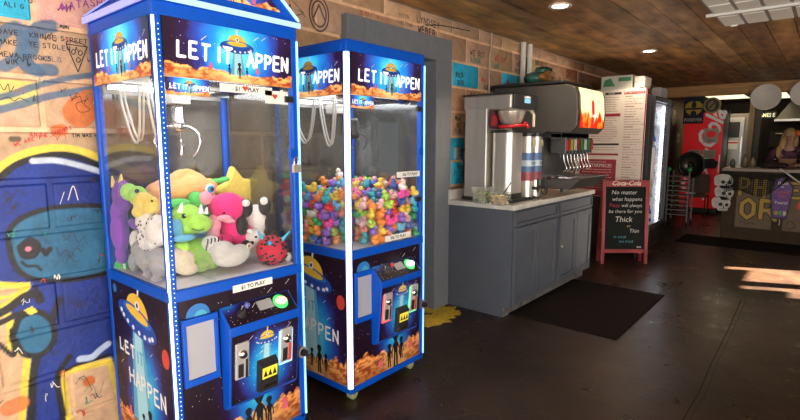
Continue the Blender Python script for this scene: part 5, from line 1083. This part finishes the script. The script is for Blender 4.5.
# ================================================================== ORDER COUNTER AND KITCHEN
MASON = M('counter_brown', (.055,.036,.022), .8, spec=.2, noise=.2, nscale=8, bump=.2); PALE = M('counter_panel', (.17,.125,.085), .8, spec=.2, noise=.12, nscale=10); TOPW = M('counter_top', (.22,.15,.095), .35, noise=.1)
QX0, QX1, QY = -1.27, 2.2, 9.70
t = thing('order_counter', 'brown order counter with painted yellow letters on pale panels', 'counter', ((QX0+QX1)/2,QY+.3,0))
m = MB(); m.box(QX0,QX1,QY,QY+.62,0,1.10,MASON); m.build('body', t, bevel=.004)
m = MB(); m.box(QX0-.04,QX1,QY-.05,QY+.68,1.10,1.15,TOPW); m.build('worktop', t, bevel=.006)
pnx = [(-1.08,-.60),(-.46,.02),(.16,.64)]
for a, b in pnx:
    m = MB(); m.box(a,b,QY-.012,QY,.20,.97,PALE); m.build('panel', t, bevel=.003)
LY = M('letter_ochre',(.42,.27,.03),.6); QF = ((1,0,0),(0,0,1),(0,-1,0)); O_ = (0,QY-.012,0)
m = MB()
def fat(s, pos, h, w, lw, gap=.3):
    letters(m, s, pos, h, w, lw*1.5, O_, *QF, .001, BLACK, gap=gap); letters(m, s, pos, h, w, lw, O_, *QF, .002, LY, gap=gap)
for a_ in (('p',(-1.04,.72),.27,.14,.045),('h',(-.84,.72),.27,.13,.045),('o',(-1.02,.36),.30,.22,.055),('r',(-.745,.36),.30,.22,.055),('s',(-.16,.30),.22,.18,.05),('e',(-.40,.72),.22,.13,.04)): m = MB(); fat(*a_); m.build('painted_letter', t)
m = MB()
m.stroke(smoothline([(-1.02,.27),(-.96,.30),(-.92,.26),(-.86,.29),(-.80,.26)],4), .01, O_, *QF, .0015, BLACK); m.stroke(smoothline([(-.42,.30),(-.36,.36),(-.30,.28),(-.38,.24)],4), .01, O_, *QF, .0015, BLACK); m.stroke(smoothline([(-.20,.27),(-.10,.32),(-.06,.24)],4), .012, O_, *QF, .0015, BLACK)
m.poly(ell(-.28,.60,.03,.05,12), O_, *QF, .0015, M('paint_red',(.45,.02,.02),.5))
m.build('painted_squiggles', t)
# black net draped along the counter
m = MB(); NT = M('net_black',(.008,.008,.008),.9); y_ = QY-.07
def top_z(u): return 1.09
def bot_z(u): return .76+.05*math.sin(u*9)+.28*max(0, (u-.45)/.55)**1.3 if u < 1 else 1.0
nx_ = 34; gx0, gx1 = -1.25, -.28
gpt = lambda u, v: (gx0+(gx1-gx0)*u, y_+.012*math.sin(u*25+v*3)-.01*v, (1.09-.03*math.sin(u*math.pi*2.2)**2)*(1-v)+bot_z(u)*v)
for i in range(nx_): m.tube([gpt(i/(nx_-1), v) for v in np.linspace(0,1,8)], .0052, NT, 4)
for j in range(12): m.tube([gpt(u, j/11) for u in np.linspace(0,1,24)], .0052, NT, 4)
m.tube([gpt(u, 1) for u in np.linspace(0,1,24)], .007, NT, 5); tag(m.build('net_drape'), 'black netting draped along the top edge of the order counter', 'netting')
# three cut-out skulls, one panel
SKW = M('skull_white',(.50,.49,.45),.6,noise=.15,nscale=25); t = thing('skull_cutout', 'cutout of three stacked white skulls hanging on the left end of the order counter', 'skull decoration', (-1.27,9.62,.46)); sx_, sy_ = -1.275, 9.648
for k, zc in enumerate((.93,.745,.565)):
    xo = (0,.02,-.01)[k]; O2 = (sx_+xo,sy_,zc)
    m = MB(); pts = [(-.13,.02),(-.12,.075),(-.06,.115),(.03,.12),(.10,.09),(.135,.03),(.125,-.04),(.10,-.065),(.10,-.105),(-.02,-.115),(-.05,-.075),(-.11,-.06)]
    m.prism(smoothline(pts+[pts[0]],3)[:-1], O2, *QF, .018, SKW); sk = m.build('skull', t)
    m = MB()
    for ex, ey, rx_, ry_ in ((.0,-.01,.032,.030),(.085,-.012,.026,.028),(.045,-.05,.010,.018)): m.poly(ell(ex,ey,rx_,ry_,12), O2, *QF, .0185, BLACK)
    for q in range(6): m.stroke([(-.01+q*.02,-.08),(-.01+q*.02,-.108)], .004, O2, *QF, .0185, BLACK)
    m.stroke([(-.10,.05),(-.06,.03),(-.05,.0)], .004, O2, *QF, .0185, BLACK); m.stroke([(-.02,-.078),(.10,-.072)], .005, O2, *QF, .0185, BLACK); m.build('skull_features', sk)
# purple coffin sign
t = thing('coffin_sign', 'purple coffin-shaped sign with small lettering hanging on the order counter', 'sign', (-.50,9.58,.40)); CP = M('coffin_purple',(.11,.035,.22),.5,noise=.3,nscale=12); O3 = (-.50,9.648,.70)
cf = [(-.09,.33),(.05,.33),(.14,.18),(.085,-.31),(-.10,-.31),(-.145,.16)]
m = MB(); m.prism(cf, O3, *QF, .020, M('coffin_edge',(.02,.01,.03),.6)); m.build('coffin_board', t); m = MB(); m.poly([(x*.88,y*.93) for x, y in cf], O3, *QF, .0205, CP)
for s_, h_, z_, c_ in (('Thank',.055,.22,CH_),('U',.04,.17,CH_),('I LOVE',.06,.08,M('paint_pinkish',(.45,.05,.12),.5)),('YOU',.055,.02,MATS['paint_pinkish']),('Tours!',.06,-.08,CH_)): text(m, s_, h_, (0,z_), O3, *QF, .021, c_, bold=.001, maxw=.2)
for ex, c_ in ((-.05,(.35,.25,.05)),(.01,(.1,.3,.1)),(.05,(.5,.48,.4))): m.poly(ell(ex,-.22,.03,.035,10), O3, *QF, .0215, M('coffin_face_%d' % int(ex*100+9), c_, .6))
m.build('coffin_print', t); m = MB(); m.tube([(-.50,9.585,.39),(-.49,9.58,.35),(-.495,9.58,.30)], .008, M('streamer_white'  ,(.5,.48,.44),.6), 6); m.build('ribbon_tail', t)
m = MB(); m.tube(smoothline([(-.55,9.57,1.16),(-.45,9.56,1.09),(-.33,9.56,.99),(-.22,9.56,.93)],5), [.014]*30 and .014, MATS['streamer_white'], 6); tag(m.build('streamer'), 'pale white streamer drooping over the edge of the order counter beside the coffin sign', 'streamer')
# ---- round steel pans hung from the beam
PAN = M('pan_metal',(.78,.72,.64),.5,.0,noise=.06)
for (px, py, r_, lb) in ((766,97,.235,'large round silver pizza pan hung from the wooden beam, on the left'),(806,93,.225,'round silver pizza pan hung from the beam, cut by the right edge of the photo')):
    p = ony(px, py, 11.45); t = thing('pizza_pan', lb, 'pizza pan', (p[0],p[1],p[2]-r_), 0, 'pizza pans on the beam')
    m = MB(); m.lathe([(0,.0),(r_*.93,0),(r_,.018),(r_,.024),(r_*.92,.006),(0,.005)], (p[0],p[1]-.01,p[2]), PAN, axis=(0,-1,0), n=40); m.build('pan_disc', t)
    m = MB(); m.box(p[0]-.008,p[0]+.008,p[1]-.01,11.585,p[2]+r_-.02,p[2]+r_,STEEL); m.build('hook', t)
# ---- cola vending machine
VX0, VX1, VY = -2.52, -1.78, 12.8; CR = M('cola_red',(.78,.012,.016),.35,emis=.14)  # emission added to the red so the door reads brighter
t = thing('vending_machine', 'red cola vending machine with white script and paper notices, at the back', 'vending machine', ((VX0+VX1)/2,VY+.35,0))
m = MB(); m.box(VX0,VX1,VY+.03,VY+.75,.0,2.20,DPLAS); m.build('cabinet', t, bevel=.01); m = MB(); m.box(VX0,VX1,VY-.02,VY+.03,.12,2.20,CR); vd = m.build('door', t, bevel=.012, seg=3)
VF = ((1,0,0),(0,0,1),(0,-1,0)); O4 = ((VX0+VX1)/2,VY-.02,0)
vs, fs = text_mesh('Coca-Cola', .52, .35, .012, 'CENTER')
m = MB(); ca, sa = math.cos(R(78)), math.sin(R(78)); m.add([(O4[0]+.02+v[0]*ca-(v[1]-.17)*sa, VY-.0215, 1.30+v[0]*.86*sa+(v[1]-.17)*ca) for v in vs], fs, M('script_white',(.62,.60,.56),.5,emis=.12))  # script gets the same added glow as the door
m.stroke(smoothline([(.12,.30),(.02,.55),(.16,.8),(.06,1.05)],5), .035, O4, *VF, .002, MATS['script_white']); m.build('white_script', vd)
NT_ = [(-.06,1.62,.20,.26),(.02,1.28,.26,.18),(-.24,1.30,.20,.16)]
for u, v, w_, h_ in ((.02,1.56,.28,.30),(-.26,1.26,.26,.14),(.03,1.22,.24,.18),(-.24,1.10,.20,.10)):
    m = MB(); m.box(O4[0]+u,O4[0]+u+w_,VY-.026,VY-.022,v,v+h_,M('notice_paper',(.48,.42,.34),.7)); no = m.build('paper_notice', vd)
    m = MB(); q = (O4[0]+u,VY-.026,v)
    if h_ > .25: m.poly(ell(w_/2,h_*.6,w_*.33,h_*.24,16), q, *VF, .001, CR); text(m,'OPEN',h_*.16,(w_/2,h_*.08),q,*VF,.001,INK)
    else:
        for k in range(3): m.stroke([(w_*.12,h_*(.25+.25*k)),(w_*.85,h_*(.25+.25*k))], .010, q, *VF, .001, INK)
    m.build('notice_print', no)
m = MB(); m.prism([(-.02,.98),(.30,1.00),(.34,1.14),(.22,1.22),(.06,1.20),(-.02,1.10)], O4, *VF, .02, BLACK); m.build('black_glove_sticker', vd); m = MB(); m.prism([(-.08,.55),(.16,.58),(.14,.44),(.10,.36),(-.02,.38),(-.06,.46)], O4, *VF, .006, M('decal_brown',(.16,.08,.04),.6)); m.poly([(-.05,.52),(.0,.53),(-.02,.47)], O4, *VF, .0065, BLACK); m.poly([(.06,.53),(.12,.54),(.09,.48)], O4, *VF, .0065, BLACK); m.build('face_decal', vd)
m = MB(); m.box(VX1-.03,VX1-.01,VY-.026,VY-.02,.9,1.3,STEEL); m.build('door_handle', vd)
# banner above
t = thing('banner', 'black banner with a yellow winged emblem and the word FOREVER, above the vending machine', 'banner', (-2.33,12.66,1.98)); bn = ((-2.53,-2.14),(1.97,2.62))
m = MB(); m.box(bn[0][0],bn[0][1],12.66,12.672,bn[1][0],bn[1][1],M('banner_navy',(.012,.016,.035),.7)); m.build('cloth', t); O5 = ((bn[0][0]+bn[0][1])/2,12.66,0)
m = MB(); YE = M('emblem_yellow',(.55,.38,.02),.6); wing = [(-.17,2.30),(-.16,2.38),(-.10,2.44),(-.02,2.45),(-.05,2.36),(-.02,2.28),(0,2.33),(.02,2.28),(.05,2.36),(.02,2.45),(.10,2.44),(.16,2.38),(.17,2.30),(.13,2.21),(.06,2.15),(.05,2.22),(0,2.26),(-.05,2.22),(-.06,2.15),(-.13,2.21)]
m.poly(wing, O5, *VF, .001, YE); m.poly([(-.16,2.27),(.16,2.27),(.16,2.31),(-.16,2.31)], O5, *VF, .002, MATS['banner_navy']); text(m,'FOREVER',.095,(0,2.02),O5,*VF,.001,M('banner_text',(.5,.48,.42),.6),bold=.002,maxw=.35); text(m,'WU-TANG CLAN',.05,(0,2.53),O5,*VF,.001,M('banner_text_blue',(.08,.12,.3),.6),maxw=.35); m.build('banner_print', t)
# oval sign
t = thing('oval_sign', 'oval mirror-like sign with a gold rim above the vending machine corner', 'sign', (-1.99,12.66,2.17)); m = MB()
m.prism(ell(0,0,.165,.17,28), (-1.99,12.66,2.345), *VF, .02, M('gold_rim',(.35,.24,.08),.4,.5)); m.build('rim', t); m = MB(); m.poly(ell(0,0,.13,.135,28), (-1.99,12.66,2.345), *VF, .021, M('oval_dark',(.04,.05,.045),.3)); m.poly(ell(-.01,0,.07,.10,20), (-1.99,12.66,2.345), *VF, .022, M('oval_gold',(.30,.22,.08),.5)); m.stroke([(-.05,-.06),(.05,.07)], .03, (-1.99,12.66,2.345), *VF, .023, MATS['oval_dark']); m.build('oval_picture', t)
# ---- things beside the vending machine
t = thing('bakers_rack', 'silver wheeled sheet-pan rack with green clips beside the vending machine', 'rack', (-2.1,10.8,0)); rx0, rx1, ry0, ry1 = -2.28, -1.93, 10.55, 10.95; RK = M('rack_metal',(.26,.26,.25),.35,.5)
for x in (rx0, rx1):
    for y in (ry0, ry1): m = MB(); m.box(x-.012,x+.012,y-.012,y+.012,.10,1.02,RK); m.build('rack_post', t)
for k in range(9):
    m = MB(); z = .20+k*.09; m.box(rx0,rx1,ry0-.006,ry0+.006,z,z+.012,RK); m.box(rx0,rx1,ry1-.006,ry1+.006,z,z+.012,RK); m.box(rx0+.01,rx1-.01,ry0,ry1,z+.012,z+.018,RK); m.build('tray_rail', t)
for x in (rx0, rx1):
    for y in (ry0, ry1): m = MB(); m.cyl((x-.012,y,.045),(x+.012,y,.045),.045,.045,RUBBER,14); m.box(x-.014,x+.014,y-.006,y+.006,.045,.10,RK); m.build('castor', t)
for x in (rx0, rx1): m = MB(); m.ball((x,ry0,1.06),(.05,.04,.05),M('clip_green',(.03,.30,.08),.5)); m.build('green_clip', t)
t = thing('round_fan', 'round dark metal fan resting on top of the sheet-pan rack', 'fan', (-1.98,11.0,.85)); p = ony(690,165,10.9)
ax_ = (.5,-.85,.1); DM = M('dark_iron',(.03,.028,.025),.35,.6)
m = MB(); m.lathe([(.19,.0),(.23,.01),(.25,.05),(.23,.09),(.20,.09),(.21,.05),(.19,0)], p, DM, axis=ax_, n=30); m.build('housing', t); m = MB(); m.lathe([(0,.02),(.20,.02),(.20,.03),(0,.03)], p, M('fan_back',(.10,.085,.07),.35,.7), axis=ax_, n=30); m.build('fan_guard', t); m = MB(); m.lathe([(0,.08),(.05,.075),(.06,.04)], p, DM, axis=ax_, n=18); m.build('hub', t)
m = MB(); m.cyl((p[0],p[1]+.05,p[2]-.22),(p[0]-.02,p[1],1.02),.02,.02,DM,8) if False else m.box(p[0]-.03,p[0]+.03,p[1]+.0,p[1]+.05,.95,p[2]-.15,DM); m.build('fan_stand', t)
t = thing('folding_chair', 'tan folding chair with a rounded back in front of the vending machine', 'chair', (-2.05,12.2,0)); TC = M('chair_tan',(.16,.115,.08),.6)
m = MB(); rr = [(-2.24,.50),(-2.24,.86),(-2.20,.90),(-1.90,.90),(-1.86,.86),(-1.86,.50)]; m.prism([(x+2.05,z) for x, z in rr], (-2.05,12.28,0), *VF, .03, TC); m.build('backrest', t, bevel=.01); m = MB(); m.box(-2.24,-1.86,11.90,12.26,.43,.47,TC); m.build('seat', t, bevel=.01)
for x in (-2.23,-1.87):
    for y in (11.92,12.27): m = MB(); m.cyl((x,y,0),(x,y,.45),.012,.012,DM,8); m.build('leg', t)
# notices and a bottle-shaped lamp on the left wall
for k, (y, z, h_, lb) in enumerate(((12.75,1.95,.34,'pale paper notice pinned high on the brown wall left of the vending machine'),(13.3,1.55,.22,'small white note pinned lower on the brown wall left of the vending machine'))):
    m = MB(); m.box(-2.76,-2.752,y,y+.25,z,z+h_,M('old_paper',(.42,.34,.24),.7)); m.box(-2.752,-2.750,y+.04,y+.21,z+h_*.3,z+h_*.7,MTX); tag(m.build('paper_notice'), lb, 'notice')
# ---- kitchen behind the counter
FST = M('fridge_steel',(.22,.20,.18),.4,.5)
t = thing('upright_fridge', 'stainless upright kitchen fridge with a glass door, seen past the vending machine', 'fridge', (-1.78,14.9,0))
m = MB(); m.box(-2.04,-1.52,14.6,15.2,.1,2.25,FST); m.build('cabinet', t, bevel=.008); m = MB(); m.box(-1.98,-1.60,14.56,14.6,.5,2.15,M('fridge_frame',(.5,.5,.48),.3,.6)); fd = m.build('door', t, bevel=.004); m = MB(); m.box(-1.93,-1.68,14.55,14.56,1.68,2.05,DPLAS); m.build('door_window', fd); m = MB(); m.box(-1.64,-1.62,14.52,14.56,.9,1.7,CHROME); m.build('handle', fd); m = MB(); m.box(-1.90,-1.70,14.552,14.56,1.40,1.60,WHITE); m.box(-1.90,-1.70,14.55,14.552,1.54,1.58,REDP); m.build('paper_notice', fd)
for k, (x0_, x1_, lb) in enumerate(((-2.30,-2.08,'dark wire shelving unit between the vending machine and the steel fridge'),)):
    t = thing('wire_shelving', lb, 'shelving', ((x0_+x1_)/2,13.9,0))
    for x in (x0_+.25, x1_+.22):
        for y in (13.7,14.2): m = MB(); m.cyl((x,y,0),(x,y,2.3),.014,.014,DM,8); m.build('shelf_post', t)
    for z in (.3,.8,1.3,1.8,2.2): m = MB(); m.box(x0_+.25,x1_+.22,13.7,14.2,z,z+.02,DM); m.build('shelf', t)
for (x0_, x1_, cc_, lb) in ((-1.42,-1.32,(.30,.20,.10),'tan wooden post at the kitchen doorway right of the steel fridge'),(-1.30,-1.20,(.05,.045,.035),'dark post beside the tan one at the kitchen opening')):
    m = MB(); m.box(x0_,x1_,13.6,13.75,0,2.60,M('post_%d' % int(-x0_*100),cc_,.5,noise=.2)); m.box(x0_-.01,x1_+.01,13.58,13.76,0,.1,M('post_%d' % int(-x0_*100),cc_,.5,noise=.2)); tag(m.build('doorway_post'), lb, 'post')
t = thing('pizza_oven', 'black deck pizza oven on the back wall of the kitchen', 'oven', (-.9,15.2,0)); m = MB(); m.box(-1.22,.6,14.9,15.7,.5,2.02,M('oven_black',(.008,.006,.005),.8,spec=.15)); m.build('oven_body', t, bevel=.01)
for z in (.85,1.45): m = MB(); m.box(-1.12,.5,14.86,14.9,z,z+.38,M('oven_door',(.014,.011,.009),.7,spec=.2)); od = m.build('oven_door', t, bevel=.006); m = MB(); m.tube([(-1.0,14.86,z+.32),(-1.0,14.82,z+.32),(.38,14.82,z+.32),(.38,14.86,z+.32)], .012, STEEL, 8); m.build('handle', od)
for x in (-1.15,.52):
    for y in (14.95,15.62): m = MB(); m.cyl((x,y,0),(x,y,.5),.03,.03,DM,10); m.build('leg', t)
t = thing('range_hood', 'grey sloped steel range hood over the kitchen oven at the right', 'hood', (0,15,2.05)); m = MB(); hx = [(-1.02,14.7),(.9,14.7),(.9,15.7),(-1.02,15.7)]; m.hexa([(x,y,2.10) for x, y in hx], [(-.72,14.95,2.60),(.7,14.95,2.60),(.7,15.7,2.60),(-.72,15.7,2.60)], M('hood_grey',(.16,.145,.13),.4,.4)); m.build('hood_body', t); m = MB(); m.box(-1.04,.92,14.68,15.7,2.05,2.10,STEEL); m.build('hood_lip', t)
t = thing('lit_sign', 'small glowing sign with pale letters in the kitchen above the oven', 'sign', (-1.13,14.1,2.13)); m = MB(); m.box(-1.32,-.97,14.10,14.14,2.10,2.25,DPLAS); m.build('sign_box', t); m = MB(); text(m,'JAMES E',.11,(-1.145,2.135),(0,14.098,0),*VF,.0,M('sign_glow',(.8,.75,.45),.5,emis=.8),bold=.003,maxw=.31); m.build('sign_letters', t); m = MB(); m.tube([(-1.30,14.12,2.25),(-1.30,14.12,2.62)], .004, DM, 5); m.tube([(-.99,14.12,2.25),(-.99,14.12,2.62)], .004, DM, 5); m.build('hanger', t)
KL = M('kitchen_lamp_glow',(.9,.8,.55),.5,emis=1.6,ecol=(1,.86,.55))
for (x0_, x1_, ya, yb, lb) in ((-2.25,-1.48,12.6,14.3,'long glowing kitchen ceiling panel beyond the beam, over the vending machine'),(-1.13,-.75,13.0,14.8,'shorter glowing kitchen ceiling panel behind the round pan')):
    t = thing('ceiling_panel_light', lb, 'light', ((x0_+x1_)/2,(ya+yb)/2,2.57), 0, 'kitchen ceiling lights'); m = MB(); m.box(x0_,x1_,ya,yb,2.585,2.62,FIX); m.build('housing', t); m = MB(); m.box(x0_+.03,x1_-.03,ya+.03,yb-.03,2.578,2.585,KL); m.build('lens', t)
# small things standing on the order counter
for k, (px, h_, r_, cc_, lb) in enumerate(((745,.22,.045,(.20,.15,.10),'tan squeeze bottle on the order counter, tallest of three'),(733,.14,.04,(.12,.12,.12),'dark cup on the left end of the order counter'),(753,.17,.035,(.30,.22,.12),'pale brown shaker on the order counter near the post'))):
    p = onz(px, 166.0, 1.15); y = 10.1+.05*k; x = float(ony(px, 160, y)[0]); m = MB(); m.lathe([(0,0),(r_,0),(r_,h_*.65),(r_*.5,h_*.85),(r_*.3,h_),(0,h_)], (x,y,1.15), M('counter_item_%d' % k,cc_,.4), n=14); tag(m.build(('squeeze_bottle','cup','shaker')[k]), lb, ('bottle','cup','shaker')[k], None)
m = MB(); bx = float(ony(770,164,10.0)[0])
for q in ((0,0,.05,.10,.06,.05),(.14,.02,.045,.10,.06,.045),(-.09,.01,.03,.06,.05,.03)): m.ball((bx+q[0],10.0+q[1],1.15+q[2]),(q[3],q[4],q[5]),M('cloth_dark',(.02,.012,.010),.8,noise=.5))
tag(m.build('cloth_bundle'), 'dark bundled cloth lying on the order counter in front of the person', 'cloth')
# ---- the person behind the counter
def skin_body(name, parent, joints, edges, mat, root, sub=2):
    me = bpy.data.meshes.new(name); inv = base_matrix(parent).inverted(); me.from_pydata([tuple(inv @ Vector(j[:3])) for j in joints], edges, []); me.materials.append(mat)
    o = bpy.data.objects.new(name, me); COL.objects.link(o); o.parent = parent
    s = o.modifiers.new('skin', 'SKIN'); s.use_smooth_shade = True
    for i, j in enumerate(joints):
        v = me.skin_vertices[0].data[i]; v.radius = (j[3], j[4] if len(j) > 4 else j[3]); v.use_root = (i == root)
    sb = o.modifiers.new('sub', 'SUBSURF'); sb.levels = sub; sb.render_levels = sub
    return o
px_, py_ = float(ony(789,150,10.72)[0]), 10.72
t = thing('person', 'person with long blond hair and a dark patterned top leaning on the order counter', 'person', (px_,py_,0)); SK = M('skin_tone',(.42,.22,.14),.5)
X = lambda x, y, z, r, r2=None: (px_+x, py_+y, z, r, r2 or r)
# pelvis, spine, neck, head top, arms (front forearms rest on the counter), legs
J = [X(0,.10,.95,.15,.12),X(0,.08,1.12,.13,.10),X(-.01,.0,1.32,.15,.10),X(-.01,-.03,1.42,.10,.08),X(0,-.06,1.52,.05),X(.01,-.09,1.62,.075,.085),X(.015,-.10,1.72,.07,.08),
 X(-.19,-.03,1.40,.055),X(-.25,-.12,1.22,.045),X(-.13,-.34,1.19,.035),X(-.06,-.42,1.19,.030),X(.18,-.04,1.40,.055),X(.26,-.13,1.22,.045),X(.16,-.34,1.19,.035),X(.10,-.42,1.19,.030),
 X(-.10,.10,.88,.09),X(-.10,.09,.50,.065),X(-.10,.12,.08,.045),X(-.10,.0,.04,.04),X(.10,.10,.88,.09),X(.10,.09,.50,.065),X(.10,.12,.08,.045),X(.10,.0,.04,.04)]
Ed = [(0,1),(1,2),(2,3),(3,4),(4,5),(5,6),(3,7),(7,8),(8,9),(9,10),(3,11),(11,12),(12,13),(13,14),(0,15),(15,16),(16,17),(17,18),(0,19),(19,20),(20,21),(21,22)]
skin_body('body', t, J, Ed, SK, 0)
# top and trousers as slightly larger shells
TP = M('patterned_top',(.030,.022,.035),.8); 
PT = M('patterned_top_print',(.08,.03,.06),.8,noise=1.0,nscale=14)
Jt = [X(0,.10,.92,.165,.135),X(0,.08,1.12,.15,.12),X(-.01,.0,1.32,.17,.12),X(-.01,-.02,1.43,.11,.09),X(-.19,-.03,1.41,.072),X(-.255,-.12,1.24,.062),X(-.19,-.25,1.21,.052),X(.18,-.04,1.41,.072),X(.265,-.13,1.24,.062),X(.21,-.25,1.21,.052)]
skin_body('top', t, Jt, [(0,1),(1,2),(2,3),(3,4),(4,5),(5,6),(3,7),(7,8),(8,9)], PT, 0)
Jp = [X(0,.10,.93,.16,.13),X(-.10,.10,.84,.10),X(-.10,.09,.50,.078),X(-.10,.12,.10,.06),X(.10,.10,.84,.10),X(.10,.09,.50,.078),X(.10,.12,.10,.06)]
skin_body('trousers', t, Jp, [(0,1),(1,2),(2,3),(0,4),(4,5),(5,6)], M('black_denim',(.012,.012,.015),.8), 0)
for sg, bxx in ((-1,-.06),(1,.10)):
    for k in range(4):
        q = k*.016-.024; L_ = (.055,.065,.06,.048)[k]
        skin_body('finger', t, [X(bxx+q,-.43,1.19,.009),X(bxx+q,-.43-L_*.5,1.192,.008),X(bxx+q*1.1,-.43-L_,1.172,.007)], [(0,1),(1,2)], SK, 0, 1)
    skin_body('thumb', t, [X(bxx-sg*.03,-.41,1.19,.010),X(bxx-sg*.05,-.44,1.18,.009),X(bxx-sg*.05,-.465,1.172,.008)], [(0,1),(1,2)], SK, 0, 1)
HR = M('blond_hair',(.50,.31,.12),.55,noise=.35,nscale=50,stretch=(1,1,.1))
blob('hair', t, [(X(.0,-.055,1.70,0)[:3],(.095,.10,.10)),(X(-.03,-.02,1.62,0)[:3],(.10,.09,.13)),(X(-.09,-.05,1.50,0)[:3],(.055,.06,.15)),(X(-.13,-.10,1.40,0)[:3],(.045,.045,.11)),(X(.06,.0,1.55,0)[:3],(.06,.06,.15)),(X(-.02,.03,1.50,0)[:3],(.09,.05,.15))], HR, .010, 3)
m = MB(); hx_, hy, hz = px_+.015, py_-.175, 1.66
for s_ in (-.03,.03): m.ball((hx_+s_,hy,hz+.01),(.011,.006,.007),WHITE,nu=8,nv=6); m.ball((hx_+s_,hy-.005,hz+.01),(.005,.003,.005),EYE_,nu=8,nv=6)
m.ball((hx_,hy-.012,hz-.015),(.012,.018,.022),SK,nu=8,nv=6); m.ball((hx_,hy+.004,hz-.055),(.022,.008,.007),M('lips',(.35,.08,.07),.5),nu=8,nv=6); m.build('face', t)
# orange headscarf
m = MB(); m.ball((px_+.10,py_-.10,1.71),(.045,.05,.05),M('scarf_orange',(.55,.12,.03),.6)); m.build('hair_tie', t)
# ================================================================== LIGHT AND CAMERA
cd = bpy.data.cameras.new('camera'); cd.sensor_width = 36; cd.lens = FPX/800*36; cd.clip_end = 100; cam = bpy.data.objects.new('camera', cd); COL.objects.link(cam)
cam.location = (0,0,EYE); cam.rotation_euler = (math.pi/2-PITCH, 0, YAW); SC.camera = cam
def area(name, loc, rot, sx, sy, e, col):
    l = bpy.data.lights.new(name, 'AREA'); l.shape = 'RECTANGLE'; l.size = sx; l.size_y = sy; l.energy = e; l.color = col
    o = bpy.data.objects.new(name, l); COL.objects.link(o); o.location = loc; o.rotation_euler = rot; return o
area('daylight_side_window', (3.9,-.1,1.45), (0,R(90),0), 1.8, 4.2, 230, (1,.93,.83))       # light points to -X
area('daylight_front_window', (.5,-2.9,1.4), (R(90),0,0), 5.2, 1.9, 195, (1,.94,.85))
s = bpy.data.lights.new('sun', 'SUN'); s.energy = 280; s.angle = R(.4); s.color = (1,.86,.66); so = bpy.data.objects.new('sun', s); COL.objects.link(so); so.location = (6,6,4)
so.rotation_euler = Vector((-1,-AZ,-TE)).to_track_quat('-Z','Y').to_euler()
for nm, loc, e, c_ in (('kitchen_lamp',(-1.8,14.0,2.5),10,(1,.78,.5)),('kitchen_lamp',(-.2,13.6,2.5),6,(1,.75,.45))):
    area(nm, loc, (0,0,0), .8, .8, e, c_)
w = bpy.data.worlds.new('world'); SC.world = w; w.use_nodes = True; bg = w.node_tree.nodes['Background']; bg.inputs[0].default_value = (.75,.85,1,1); bg.inputs[1].default_value = 1.0
SC.view_settings.view_transform = 'Standard'; SC.view_settings.look = 'None'; SC.view_settings.gamma = 1; SC.view_settings.use_curve_mapping = False; SC.view_settings.exposure = 0.0
SC.cycles.transparent_max_bounces = 24
